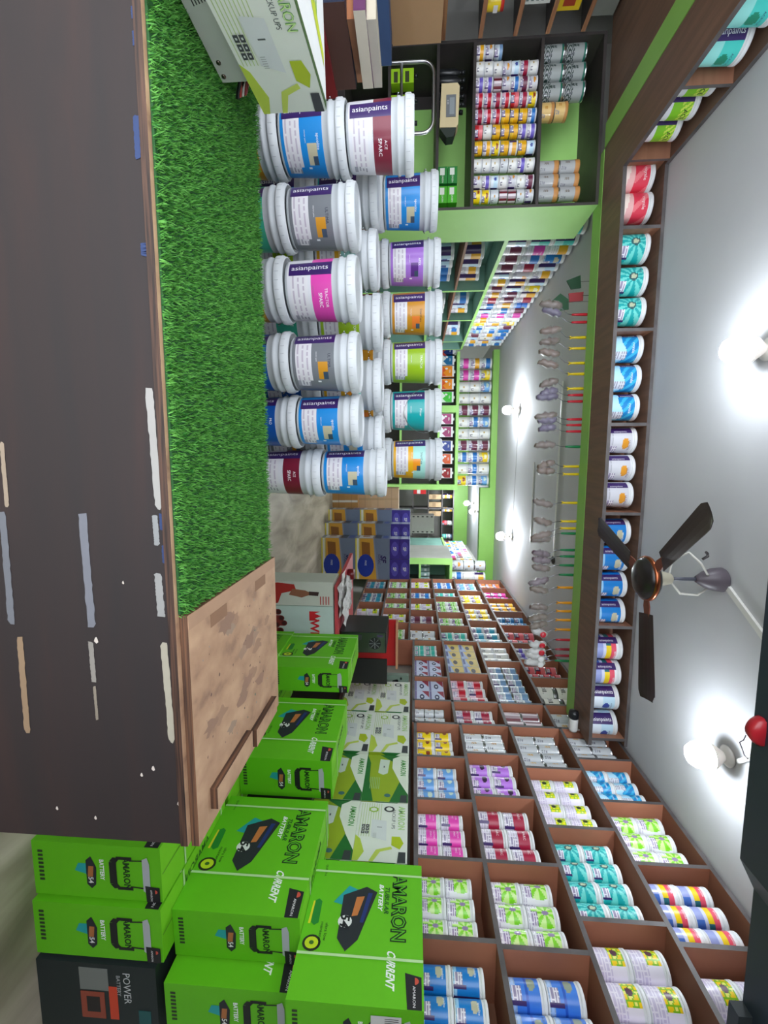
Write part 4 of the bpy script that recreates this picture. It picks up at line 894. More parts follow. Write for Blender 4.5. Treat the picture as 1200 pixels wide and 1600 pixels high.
# ================================================================== GREEN BATTERY CARTONS
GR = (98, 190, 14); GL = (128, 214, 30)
def green_box(mode):
    """local: x 0..w away from the aisle, y 0..L away from the camera, z 0..h; long face at x=0, end face at y=0"""
    w_, L, h = .235, .58, .53; m = MB()
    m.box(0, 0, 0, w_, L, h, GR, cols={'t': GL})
    e = .0012
    # long face: u runs from far to near, v up
    o = lambda u, v, k=1: (-e*k, L*(1-u), h*v)
    ux, uy = (0, -1, 0), (0, 0, 1)
    def lf(pts, col, k=1): m.add([o(u, v, k) for u, v in pts], [tuple(range(len(pts)))], col)
    m.text('AMARON', o(.355, .80, 1), ux, uy, .062, (20, 52, 16), off=.055, wmax=.30); m.text('AMARON', o(.355, .80, 1.7), ux, uy, .061, (84, 180, 24), off=-.012, wmax=.292)
    m.text('CURRENT', o(.79, .75, 1), ux, uy, .034, (238, 246, 236), off=.03, slant=.3, wmax=.13)
    lf([(.22, .34), (.36, .22), (.40, .44), (.26, .46)], (30, 160, 160)); lf([(.30, .30), (.62, .30), (.70, .38), (.62, .47), (.26, .60), (.22, .50)], (34, 40, 44), 1.5)
    lf([(.31, .42), (.46, .395), (.45, .445), (.30, .49)], (196, 120, 60), 2); lf([(.27, .52), (.50, .47), (.50, .50), (.27, .56)], (30, 50, 110), 2)
    lf([(.5+.045*math.cos(q), .345+.06*math.sin(q)) for q in [j*.45 for j in range(14)]], (232, 236, 230), 2.5); m.text('54', o(.5, .345, 3), ux, uy, .040, (20, 24, 26), off=.03, slant=.2)
    m.text('BATTERY', o(.30, .635, 1.5), ux, uy, .020, (240, 246, 240), off=.03, slant=.3); m.text('TUBULAR', o(.32, .69, 1.5), ux, uy, .020, (24, 90, 24), off=.03, slant=.3)
    m.text('ultra low', o(.58, .20, 1), ux, uy, .014, (20, 60, 16)); m.text('maintenance', o(.60, .16, 1), ux, uy, .014, (20, 60, 16)); m.text('QUANTA', o(.10, .10, 1), ux, uy, .010, (20, 60, 16))
    lf([(.36, .055), (.52, .06), (.54, .09), (.52, .125), (.36, .12), (.34, .09)], (26, 130, 40)); lf([(.36, .045), (.53, .035), (.53, .055), (.36, .06)], (220, 210, 40), 1.3)
    lf([(.66+.055*math.cos(q), .10+.075*math.sin(q)) for q in [j*.35 for j in range(18)]], (30, 40, 20)); lf([(.66+.040*math.cos(q), .10+.055*math.sin(q)) for q in [j*.35 for j in range(18)]], (196, 220, 30), 1.6); lf([(.66+.014*math.cos(q), .10+.02*math.sin(q)) for q in [j*.6 for j in range(10)]], (60, 110, 30), 2.2)
    lf([(.80, .86), (1.0, .88), (1.0, .985), (.82, .985)], (26, 28, 30)); m.text('AMARON', o(.93, .93, 1.6), ux, uy, .011, (236, 236, 236)); lf([(.845+.02*math.cos(q), .935+.03*math.sin(q)) for q in [j*.35 for j in range(10)]], (200, 80, 60), 1.8)
    for u in (.10, .72): lf([(u, 0), (u+.018, 0), (u+.018, 1), (u, 1)], (186, 224, 160), 3)
    # end face
    p = lambda a, v, k=1: (w_*a, -e*k, h*v)
    def ef(pts, col, k=1): m.add([p(a, v, k) for a, v in pts], [tuple(range(len(pts)))], col)
    X, Zv = (1, 0, 0), (0, 0, 1)
    for i in range(8): ef([(.16+i*.075, .045), (.205+i*.075, .045), (.205+i*.075, .085), (.16+i*.075, .085)], (40, 60, 34))
    ef([(.36, .36), (.50, .33), (.56, .42), (.36, .43)], (30, 160, 160)); ef([(.30, .42), (.74, .42), (.82, .455), (.74, .49), (.42, .50), (.22, .46)], (34, 38, 44), 1.5); ef([(.40, .44), (.60, .43), (.60, .47), (.40, .48)], (176, 110, 60), 2); m.text('54', p(.66, .455, 2.4), X, Zv, .02, (236, 236, 236), off=.02)
    m.text('BATTERY', p(.46, .545, 1.5), X, Zv, .017, (240, 246, 240), off=.03, wmax=.09)
    m.text('AMARON', p(.50, .735, 1.2), X, Zv, .026, (18, 56, 14), off=.03, wmax=.14)
    if mode != 'tag':
        def bar(pts, wd, col, k=2):
            for a, b in zip(pts[:-1], pts[1:]):
                d = Vector((b[0]-a[0], b[1]-a[1])); d.normalize(); nn = Vector((-d.y, d.x))*wd
                ef([(a[0]+nn.x, a[1]+nn.y), (b[0]+nn.x, b[1]+nn.y), (b[0]-nn.x, b[1]-nn.y), (a[0]-nn.x, a[1]-nn.y)], col, k)
        bar([(.22, .78), (.22, .66), (.30, .63), (.70, .63), (.78, .66), (.78, .78)], .028, (24, 26, 26)); bar([(.26, .76), (.24, .90)], .012, (24, 26, 26)); bar([(.74, .76), (.76, .90)], .012, (24, 26, 26))
        ef([(.22, .86), (.80, .86), (.86, .90), (.74, .915), (.30, .915), (.18, .90)], (176, 182, 184), 2.5)
    ef([(.70, .875), (1.0, .88), (1.0, .985), (.72, .985)], (26, 28, 30), 3); m.text('AMARON', p(.87, .92, 3.4), X, Zv, .008, (230, 230, 230)); ef([(.80+.035*math.cos(q), .95+.018*math.sin(q)) for q in [j*.35 for j in range(10)]], (200, 80, 60), 3.5)
    if mode == 'barcode':
        ef([(.12, .62), (.62, .62), (.62, .84), (.12, .84)], (214, 216, 212), 4)
        for i in range(12): ef([(.16+i*.035, .72), (.172+i*.035, .72), (.172+i*.035, .82), (.16+i*.035, .82)], (60, 62, 60), 4.4)
    # top face: flap seam, print
    q = lambda a, b, k=1: (w_*a, L*b, h+e*k)
    m.add([q(.49, .01), (w_*.51, L*.01, h+e), (w_*.51, L*.99, h+e), q(.49, .99)], [(0, 1, 2, 3)], (90, 150, 40))
    m.text('AMARON', (w_*.25, L*.5, h+e), (0, -1, 0), (-1, 0, 0), .035, (40, 110, 20), off=.02)
    for b in (.28, .90): m.add([(0, L*b, h+e*2), (w_, L*b, h+e*2), (w_, L*(b+.02), h+e*2), (0, L*(b+.02), h+e*2)], [(0, 1, 2, 3)], (196, 230, 170))
    m.box(0, .0, -.0, .0, .0, .0, GR)
    return m
_G = {}
def gbox(x, y, z, rz, label, mode='std', s=(1, 1, 1)):
    if mode not in _G: _G[mode] = green_box(mode).build('battery_carton', 'card'); o = _G[mode]
    else: o = link_copy(_G[mode])
    o.location = (x, y, z); o.rotation_euler = (0, 0, rz); o.scale = s; tag(o, label, 'box', 'green battery cartons stacked at right'); return o
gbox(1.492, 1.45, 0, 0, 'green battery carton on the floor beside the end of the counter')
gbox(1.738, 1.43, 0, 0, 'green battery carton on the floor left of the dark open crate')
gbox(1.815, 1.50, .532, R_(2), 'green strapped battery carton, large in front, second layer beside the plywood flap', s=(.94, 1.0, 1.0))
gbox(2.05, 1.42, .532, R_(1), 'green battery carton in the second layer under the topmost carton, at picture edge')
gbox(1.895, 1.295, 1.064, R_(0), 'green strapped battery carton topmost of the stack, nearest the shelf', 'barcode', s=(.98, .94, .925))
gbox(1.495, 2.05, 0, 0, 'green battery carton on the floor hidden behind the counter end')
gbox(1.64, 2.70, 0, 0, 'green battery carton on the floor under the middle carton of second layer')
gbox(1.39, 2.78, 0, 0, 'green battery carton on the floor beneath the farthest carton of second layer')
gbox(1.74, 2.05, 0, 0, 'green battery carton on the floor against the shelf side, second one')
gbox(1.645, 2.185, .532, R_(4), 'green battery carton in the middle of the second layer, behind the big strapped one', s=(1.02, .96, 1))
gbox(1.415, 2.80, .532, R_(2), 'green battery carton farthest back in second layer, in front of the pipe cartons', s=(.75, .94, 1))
# dark crate at the lower right
t = thing('dark_crate', 'dark printed carton with orange panel on the floor right of green cartons', 'box', (1.99, 1.42, 0))
m = MB(); m.box(0, 0, 0, .34, .35, .5, (30, 40, 40)); m.box(.10, -.0015, .30, .25, 0, .335, (210, 70, 40)); m.text('POWER', (.10, -.003, .38), (1, 0, 0), (0, 0, 1), .03, (210, 214, 214), wmax=.14); m.text('BATTERY', (.09, -.003, .345), (1, 0, 0), (0, 0, 1), .016, (190, 196, 196), wmax=.12)
m.box(.02, -.0015, .18, .12, 0, .30, (120, 124, 120)); m.box(.13, -.002, .18, .25, 0, .28, (150, 70, 50)); m.box(.15, -.003, .205, .22, -.002, .26, (40, 36, 34)); m.box(.2, -.002, .42, .3, 0, .47, (30, 90, 90)); m.build('carton', 'card', t)
# ================================================================== WHITE / GREEN UPS CARTONS under the shelf
UW = (226, 232, 220)
def ups_art(m, o, ux, uy, L, H, art):
    o = Vector(o); ux = Vector(ux); uy = Vector(uy); n = ux.cross(uy).normalized()
    def f(pts, col, k=1): m.add([o+ux*(a*L)+uy*(b*H)+n*(.0008*k) for a, b in pts], [tuple(range(len(pts)))], col)
    def tx(s, a, b, h, col, k=2, **kw): m.text(s, o+ux*(a*L)+uy*(b*H)+n*(.0008*k), ux, uy, h*H, col, **kw)
    if art == 'white':
        f([(0, 0), (1, 0), (1, 1), (0, 1)], UW)
        for i in range(9): f([(.02, .05+i*.05), (.62, .05+i*.05), (.62, .062+i*.05), (.02, .062+i*.05)], (186, 206, 140), 1.5)
        f([(.60, 0), (1, 0), (1, .10), (.86, .20), (.66, .10)], (186, 208, 70), 2); f([(.60, .70), (.74, .70), (.80, .86), (.70, .93), (.60, .86)], (176, 196, 20), 2.5); f([(.76, .70), (.82, .42), (1, .30), (1, .38), (.85, .5), (.80, .72)], (196, 214, 90), 2)
        f([(.84, .84), (1, .82), (1, .97), (.84, .97)], (54, 60, 62), 3)
        f([(.14+.055*math.cos(q), .30+.11*math.sin(q)) for q in [j*1.047 for j in range(6)]], (150, 190, 50), 2.5); f([(.14+.036*math.cos(q), .30+.07*math.sin(q)) for q in [j*1.047 for j in range(6)]], UW, 3)
        f([(.12+.055*math.cos(q), .62+.11*math.sin(q)) for q in [j*.42 for j in range(15)]], (46, 50, 52), 2.5); f([(.12+.034*math.cos(q), .62+.066*math.sin(q)) for q in [j*.42 for j in range(15)]], UW, 3)
        tx('AMARON', .27, .88, .13, (60, 150, 50), wmax=.42*L, off=.02); tx('AMARON', .27, .88, .13, (196, 230, 150), 3, wmax=.42*L); tx('BACKUP UPS', .30, .72, .07, (70, 80, 80), wmax=.34*L)
        f([(.32, .28), (.62, .30), (.68, .60), (.34, .58)], (214, 220, 218), 2.6); f([(.45, .40), (.46, .40), (.46, .50), (.45, .50)], (90, 96, 96), 3)
        for i in range(6): f([(.56+i*.015, .33), (.564+i*.015, .33), (.564+i*.015, .40), (.56+i*.015, .40)], (150, 156, 150), 3.1)
        for i in range(3):
            for j in range(2): f([(.42+i*.055, .10+j*.08), (.465+i*.055, .10+j*.08), (.465+i*.055, .165+j*.08), (.42+i*.055, .165+j*.08)], (60, 66, 66), 3); f([(.435+i*.055, .12+j*.08), (.45+i*.055, .12+j*.08), (.45+i*.055, .145+j*.08), (.435+i*.055, .145+j*.08)], (210, 216, 210), 3.4)
    else:
        f([(0, 0), (1, 0), (1, 1), (0, 1)], (26, 110, 40)); f([(0, .3), (.30, .95), (1, .6), (1, .25), (.6, .12), (.2, .1), (0, 0)], (150, 176, 24), 1.6); f([(0, .8), (.08, .62), (.3, .62), (.62, .82), (.85, 1), (0, 1)], (226, 234, 216), 2)
        f([(.10, .32), (.42, .30), (.46, .42), (.42, .52), (.12, .55)], (206, 220, 204), 2.6); f([(.26, .41), (.30, .41), (.30, .44), (.26, .44)], (90, 96, 96), 3)
        tx('AMARON', .28, .88, .12, (60, 150, 50), 3, wmax=.36*L, off=.02)
        for i in range(6): f([(.52, .14+i*.04), (.76, .14+i*.04), (.76, .15+i*.04), (.52, .15+i*.04)], (160, 206, 150), 3)
        f([(.88+.035*math.cos(q), .55+.07*math.sin(q)) for q in [j*.5 for j in range(12)]], (60, 110, 110), 3); f([(.86, .84), (1, .82), (1, .97), (.86, .97)], (54, 60, 62), 3)
def ups_carton(x, y, z, W_, L, H, la, ea, rz, label, grp='white and green power supply cartons under the shelf', cat='box'):
    m = MB(); m.box(0, 0, 0, W_, L, H, (222, 228, 216), cols={'t': (230, 234, 226)})
    ups_art(m, (0, L, 0), (0, -1, 0), (0, 0, 1), L, H, la); ups_art(m, (0, 0, 0), (1, 0, 0), (0, 0, 1), W_, H, ea)
    return tag(m.build('ups_carton', 'card', None, (x, y, z), rz), label, cat, grp)
bz = .895; hu = .294
t = thing('low_bench', 'dark low bench carrying power supply cartons under the wall shelf', 'bench', (2.2, 3, 0))
m = MB(); m.box(2.06, 2.0, bz-.03, 2.52, 3.97, bz-.001, (60, 56, 54)); part(m, 'top', 'satin', t); m = MB(); m.box(2.10, 2.06, 0, 2.50, 3.9, bz-.031, (44, 42, 42)); part(m, 'base', 'satin', t)
for nm, y, L, w_, arts in (('farthest pair', 3.44, .50, .38, (('white', 'green'), ('white', 'green'))), ('middle pair', 2.92, .50, .40, (('white', 'green'), ('white', 'green'))), ('nearest pair', 2.05, .40, .38, (('green', 'green'), ('white', 'green')))):
    for i in range(2):
        ups_carton(2.105-.03*i*0, y, bz+i*(hu+.001), w_, L, hu, arts[i][0], arts[i][1], 0, f"{'green-faced' if arts[i][0] == 'green' else 'white'} power supply carton, {['lower', 'upper'][i]} of the {nm}, beneath wall shelf")
# the nearest pair's neighbour column
for i in range(2):
    ups_carton(2.115, 2.47, bz+i*(hu+.001), .38, .43, hu, 'green', 'green', 0, f"green-faced power supply carton, {['lower', 'upper'][i]} one between middle and nearest pairs")
# ================================================================== SF battery cartons in the back aisle
def sf_box():
    m = MB(); w_, d, h = .68, .30, .56
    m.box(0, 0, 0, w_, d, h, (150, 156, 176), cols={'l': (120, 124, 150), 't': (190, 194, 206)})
    y = -.002
    def f(pts, col, k=1): m.add([(a*w_, -.0015*k, b*h) for a, b in pts], [tuple(range(len(pts)))], col)
    f([(0, 0), (1, 0), (1, .12), (0, .12)], (244, 226, 90)); f([(0, .04), (1, .04), (1, .10), (0, .10)], (236, 236, 236), 1.5)
    f([(0, .13), (1, .13), (1, .62), (0, .52)], (226, 168, 60)); f([(.08, .18), (.5, .2), (.52, .44), (.1, .42)], (150, 96, 40), 1.6); f([(.66+.28*math.cos(q), .30+.24*math.sin(q)) for q in [j*.35 for j in range(18)]], (30, 60, 170), 2); m.text('FREE', (.60*w_, -.004, .30*h), (1, 0, 0), (0, 0, 1), .03, (230, 236, 246))
    f([(0, .55), (1, .68), (1, 1), (0, 1)], (120, 134, 160), 1.4); m.text('SF', (.5*w_, -.0035, .82*h), (1, 0, 0), (0, 0, 1), .085, (40, 20, 90), off=.04, slant=.2); m.text('SONIC', (.5*w_, -.0036, .70*h), (1, 0, 0), (0, 0, 1), .04, (60, 30, 90), slant=.2)
    # side print
    def g(pts, col, k=1): m.add([(-.0015*k, d*(1-a), b*h) for a, b in pts], [tuple(range(len(pts)))], col)
    g([(.08, .1), (.92, .1), (.92, .5), (.08, .5)], (206, 208, 214)); g([(.0, .55), (1, .55), (1, .75), (0, .75)], (30, 34, 50)); g([(.1, .8), (.9, .8), (.9, .95), (.1, .95)], (60, 80, 150)); g([(.2, .2), (.6, .2), (.5, .4), (.2, .4)], (150, 110, 80), 1.6)
    return m
SFo = None
for k in range(3):
    for i in range(2):
        if SFo is None: SFo = o = sf_box().build('battery_carton', 'print')
        else: o = link_copy(SFo)
        o.location = (1.235-.20*k, 6.88+.315*k, i*.562); tag(o, f"blue and gold battery carton, {['lower', 'upper'][i]}, {ORD[k]} row from front in back aisle", 'box', 'blue and gold battery cartons')
m0 = None
for k in range(3):
    for i in range(2):
        for j in range(2):
            if m0 is None:
                m = MB(); m.box(0, 0, 0, .33, .26, .16, (60, 44, 150), cols={'t': (200, 200, 214), 'l': (150, 156, 190)}); m.add([(.165+.12*math.cos(q), -.0015, .08+.06*math.sin(q)) for q in [j_*.4 for j_ in range(16)]], [tuple(range(16))], (90, 80, 190)); m.text('SF', (.165, -.003, .08), (1, 0, 0), (0, 0, 1), .05, (236, 236, 246), off=.03)
                m.add([(-.0015, .24, .02), (-.0015, .02, .02), (-.0015, .02, .13), (-.0015, .24, .13)], [(0, 1, 2, 3)], (196, 200, 214)); m0 = o = m.build('small_carton', 'print')
            else: o = link_copy(m0)
            o.location = (1.24-.20*k+j*.335, 6.89+.315*k, 1.1245+i*.1615); tag(o, f"violet battery carton, {['lower', 'upper'][i]} {['left', 'right'][j]}, {ORD[k]} row atop the gold battery cartons", 'box', 'violet battery cartons')
# ================================================================== red desk, papers, tower computer, pipe cartons
t = thing('red_desk', 'red topped desk behind the green cartons', 'desk', (1.6, 3.9, 0))
m = MB(); m.prism([(1.08, 3.62), (2.04, 3.62), (2.04, 4.55), (.98, 4.55)], (0, 0, .85), (1, 0, 0), (0, 1, 0), .03, (206, 76, 84)); part(m, 'desk_top', 'satin', t)
m = MB(); m.box(1.56, 4.12, .851, 2.03, 4.15, 1.34, (206, 30, 34)); m.box(1.56, 4.05, 1.34, 2.03, 4.15, 1.36, (206, 150, 110)); part(m, 'hutch', 'satin', t)
m = MB(); m.box(1.74, 3.64, .851, 1.97, 3.66, 1.28, (28, 26, 28)); part(m, 'black_panel', 'satin', t)
m = MB(); m.box(1.75, 4.0, 0, 2.03, 4.5, .819, (150, 50, 54)); part(m, 'pedestal', 'satin', t)
m = MB(); m.box(1.30, 4.44, 0, 1.34, 4.5, .819, (150, 50, 54)); part(m, 'leg', 'satin', t)
t = thing('computer_tower', 'black computer tower showing its back panel on the red desk', 'computer', (1.50, 3.66, .851))
m = MB(); m.prism([(0, .02), (.03, 0), (.42, 0), (.42, .42), (0, .42)], (0, .0, 0), (0, 1, 0), (0, 0, 1), -.19, (34, 34, 38)); m.build('case', 'satin', t)
m = MB(); m.box(.005, -.004, .02, .185, 0, .41, (110, 118, 116)); m.build('back_plate', 'metal', t)
m = MB(); m.add([(.10+.055*math.cos(q), -.006, .32+.055*math.sin(q)) for q in [j*.35 for j in range(18)]], [tuple(range(18))], (30, 32, 34))
for q in range(8): m.quad((.10, -.008, .318), (.10+.05*math.cos(q*.785), -.008, .318+.05*math.sin(q*.785)), (.10+.05*math.cos(q*.785+.12), -.008, .318+.05*math.sin(q*.785+.12)), (.10, -.008, .322), (150, 156, 156))
m.build('fan_grille', 'satin', t)
m = MB(); m.box(.02, -.007, .06, .07, -.004, .2, (60, 62, 64)); m.box(.09, -.007, .08, .16, -.004, .12, (170, 172, 172)); m.box(.02, -.007, .34, .04, -.004, .39, (70, 60, 90)); m.build('sockets', 'satin', t)
for i, (x, y, r_, s_) in enumerate(((1.18, 3.78, .2, .3), (1.26, 4.05, -.3, .32), (1.32, 3.86, .5, .28))):
    m = MB(); n = 6
    for a in range(n):
        for b in range(n):
            P = lambda a_, b_: ((a_/n-.5)*s_, (b_/n-.5)*s_*1.3, .004+i*.012+.02*math.sin(a_*1.1+b_*.8+i)**2)
            m.quad(P(a, b), P(a+1, b), P(a+1, b+1), P(a, b+1), (226, 224, 220) if (a+b) % 3 else (186, 182, 178))
    o = m.build('newspaper', 'matte', None, (x, y, .851), r_); tag(o, f"crumpled newspaper on the red desk, {['nearest the aisle', 'farthest back', 'against the computer'][i]}", 'paper', 'papers on the red desk')
t = thing('tape_roll', 'small dark red round roll standing near the edge of the red desk', 'roll', (1.12, 4.2, .8505)); m = MB(); m.lathe([(.05, 0), (.055, .005), (.055, .06), (.05, .065), (.02, .065)], 20, (110, 20, 26)); m.build('roll', 'gloss', t)
# pipe cartons
m = MB(); m.box(0, 0, 0, .215, .30, .81, (206, 208, 196))
def pf(pts, col, k=1): m.add([(a*.215, -.0015*k, b*.81) for a, b in pts], [tuple(range(len(pts)))], col)
pf([(.1, .30), (.55, .28), (.95, .33), (.9, .40), (.5, .44), (.35, .60), (.12, .58), (.05, .40)], (176, 40, 34)); pf([(.3, .56), (.55, .52), (.66, .66), (.5, .78), (.36, .7)], (150, 96, 70), 1.5); pf([(.4, .74), (.56, .74), (.58, .84), (.42, .85)], (60, 40, 36), 1.8); pf([(.1, .0), (.9, .0), (.8, .3), (.2, .3)], (160, 60, 46), 1.2)
for i in range(4): pf([(.6, .86+i*.03), (.94, .86+i*.03), (.94, .87+i*.03), (.6, .87+i*.03)], (190, 60, 60), 2)
tag(m.build('tall_carton', 'card', None, (1.035, 3.6, 0)), 'tall pale carton with a red robed figure printed, beside the green cartons', 'box')
m = MB(); m.box(0, 0, 0, .28, .30, .81, (196, 214, 206))
def pf(pts, col, k=1): m.add([(a*.28, -.0015*k, b*.81) for a, b in pts], [tuple(range(len(pts)))], col)
pf([(.16, .74), (.46, .74), (.46, .86), (.39, .80), (.31, .87), (.23, .80), (.16, .86)], (206, 30, 40), 1.5); m.text('WP', (.72*.28, -.003, .80*.81), (1, 0, 0), (0, 0, 1), .075, (206, 30, 40), off=.03)
for (a, b) in ((.2, .40), (.4, .43), (.62, .38), (.34, .33), (.56, .46), (.8, .42)):
    pf([(a-.09, b-.22), (a+.09, b-.22), (a+.09, b), (a-.09, b)], (140, 50, 44), 1.4); pf([(a+.09*math.cos(q), b+.035*math.sin(q)) for q in [j*.45 for j in range(14)]], (110, 34, 30), 1.8); pf([(a+.06*math.cos(q), b+.022*math.sin(q)) for q in [j*.45 for j in range(14)]], (60, 20, 20), 2.2)
tag(m.build('tall_carton', 'card', None, (1.255, 3.6, 0)), 'tall mint carton printed with a red crown and brown pipes', 'box')
m = MB(); m.box(0, 0, 0, .3, .05, .22, (120, 140, 126)); 
for i in range(24):
    a, b = rt.uniform(.03, .27), rt.uniform(.04, .18); m.add([(a+.014*math.cos(q), -.001, b+.012*math.sin(q)) for q in [j*.8 for j in range(8)]], [tuple(range(8))], (30, 36, 34))
tag(m.build('printed_panel', 'card', None, (2.10, 4.06, 1.25)), 'grey green card printed with dark blobs hung below the wall shelf', 'card')

# ================================================================== things on the counter (left end)
t = thing('inverter', 'pale metal inverter with slotted side lying on the grass mat', 'inverter', (-1.03, 1.275, .968), 0)
m = MB(); m.box(-.30, -.46, 0, 0, 0, .088, (196, 202, 190)); m.build('case', 'satin', t)
m = MB()
for i in range(8): m.box(-.0, -.36+0*i, .022+i*.0075, .0012, -.20-i*.002, .0245+i*.0075, (40, 42, 42))
m.build('vent_slots', 'satin', t)
for (y, z) in ((-.02, .012), (-.06, .016), (-.30, .014)):
    m = MB(); m.lathe([(.006, 0), (.006, .003), (.002, .004)], 10, (120, 110, 100), axis='x', cx=0, cy=y, cz=z); m.build('screw', 'metal', t)
for i, c in enumerate(((24, 24, 26), (170, 60, 50), (210, 206, 196), (150, 40, 40))):
    pts = [(-.03-.012*i, .0, .05+.005*i)]+[(-.03-.012*i+.05*math.sin(k*.5)*(.6+i*.2), .012+.04*math.sin(k*.45), .05-.03*math.sin(k*.5)+.008*i) for k in range(1, 7)]
    m = MB(); m.tube(pts, .003 if i else .005, 8, c); m.build('wire', 'gloss', t)
ups_o = MB()
m = ups_o; m.box(-.29, -.47, 0, 0, 0, .182, (232, 234, 230), cols={'t': (238, 240, 238)})
ups_art(m, (0, -.47, 0), (0, 1, 0), (0, 0, 1), .47, .182, 'white')
m.add([(0+.0, -.47, .1826), (0, 0, .1826), (-.02, 0, .1826), (-.02, -.47, .1826)], [(0, 1, 2, 3)], (60, 90, 40))
m.poly([(-.30, -.47), (-.22, -.47), (-.10, -.02), (-.13, -.02)], (0.01, 0, .1828), (1, 0, 0), (0, 1, 0), (200, 214, 60)); m.text('AMARON', (-.17, -.25, .183), (0, 1, 0), (-1, 0, 0), .05, (140, 190, 60))
tag(m.build('ups_carton', 'card', None, (-1.0, 1.345, 1.0585), R_(7)), 'white and lime backup power carton lying on top of the inverter', 'box')
# stack of books, cartons behind the counter's left end
bk = [((26, 36, 62), 'navy', .135, 'SUPREME'), ((130, 30, 34), 'dark red', .0, '')]
t = thing('low_table', 'dark low table holding catalogues behind the counter at left', 'table', (-2.2, 2.35, 0)); m = MB(); m.box(-.5, -.42, .93, .32, .42, .96, (50, 48, 46)); m.build('table_top', 'satin', t)
for (a, b) in ((-.46, -.38), (.28, -.38), (-.46, .38), (.28, .38)): m = MB(); m.box(a-.02, b-.02, 0, a+.02, b+.02, .93, (44, 42, 40)); m.build('leg', 'satin', t)
def slab(x, y, z, w_, d, h, rz, c, cp, label, txt=None, tc=(200, 170, 120)):
    m = MB(); m.box(-w_/2, -d/2, 0, w_/2, d/2, h, c, cols={'r': cp})
    if h > .03: m.box(-w_/2+.004, -d/2-.0006, .004, w_/2-.004, -d/2, h-.004, c if not cp else c)
    if txt: m.text(txt, (0, -d/2-.001, h*.5), (1, 0, 0), (0, 0, 1), h*.45, tc, wmax=w_*.7)
    return tag(m.build('catalogue', 'card', None, (x, y, z), rz), label, 'book')
slab(-2.15, 2.2, .9605, .62, .40, .07, R_(-3), (26, 34, 54), (40, 50, 80), 'thick navy catalogue at the bottom of the pile behind the inverter', 'SUPREME', (190, 110, 60))
slab(-2.13, 2.2, 1.031, .60, .38, .065, R_(3), (130, 30, 36), (150, 40, 40), 'dark red catalogue second in the pile behind the inverter', 'paints', (230, 220, 214))
slab(-2.16, 2.2, 1.0965, .60, .38, .10, R_(-5), (30, 40, 66), (90, 60, 50), 'navy box with orange lettering in the pile behind the inverter', 'Supreme', (200, 120, 50))
slab(-2.18, 2.2, 1.197, .58, .36, .035, R_(6), (188, 118, 74), (200, 140, 100), 'thin orange brown book in the pile behind the inverter')
slab(-2.12, 2.18, 1.2325, .56, .36, .05, R_(-2), (98, 44, 92), (226, 216, 196), 'purple spined catalogue high in the pile behind the inverter')
slab(-2.14, 2.2, 1.283, .56, .36, .04, R_(3), (206, 196, 174), (214, 206, 190), 'cream paged catalogue high in the pile behind the inverter')
slab(-2.2, 2.2, 1.3235, .52, .34, .05, R_(-6), (34, 58, 96), (44, 70, 110), 'steel blue catalogue on top of the pile behind the inverter', 'POWER', (120, 140, 160))
for i, (x, z, h) in enumerate(((-2.66, .0, .0),)): pass
m = MB(); m.box(-.2, -.14, 0, .2, .14, .24, (164, 126, 84)); m.box(-.14, -.141, .04, .14, -.14, .21, (150, 112, 72)); 
for z in (.07, .10, .13, .16): m.box(-.09, -.142, z, .09, -.141, z+.007, (70, 54, 40))
m.box(-.145, -.1415, .035, .145, -.141, .04, (60, 46, 34)); m.box(-.145, -.1415, .21, .145, -.141, .215, (60, 46, 34))
tag(m.build('carton', 'card', None, (-2.26, 2.26, 1.374), R_(4)), 'brown carton with printed frame standing on the catalogue pile', 'box')
m = MB(); m.tube([(0, 0, 0), (.06, .01, .04), (.14, .0, .08), (.24, -.01, .10)], [.03, .028, .03, .034], 10, (228, 230, 232)); m.tube([(.05, -.03, .05), (.12, -.03, .09)], .006, 6, (90, 100, 160))
tag(m.build('rolled_paper', 'matte', None, (-2.36, 2.02, 1.40), R_(8)), 'white printed rolled paper in front of the brown carton', 'paper roll')
# chrome rack
t = thing('chrome_rack', 'bent chrome tube rack standing between the pails and the corner cabinet', 'rack', (-2.2, 2.98, 0))
def loop(x0, x1, z0, z1, y, r):
    pts = [(x0, y, z0)]
    for k in range(7): a = math.pi-k*math.pi/12; pts.append((x0+r+r*math.cos(a), y, z1-r+r*math.sin(a)))
    for k in range(7): a = math.pi/2-k*math.pi/12; pts.append((x1-r+r*math.cos(a), y, z1-r+r*math.sin(a)))
    pts.append((x1, y, z0)); return pts
m = MB(); m.tube(loop(-.26, .145, 0, 1.60, 0, .07), .0105, 12, (216, 218, 220)); m.build('frame', 'metal', t)
m = MB(); m.tube([(-.26, 0, 1.40), (.145, 0, 1.40)], .009, 10, (216, 218, 220)); m.build('crossbar', 'metal', t)
m = MB(); m.tube([(-.26, 0, .4), (.145, 0, .4)], .009, 10, (216, 218, 220)); m.build('crossbar', 'metal', t)

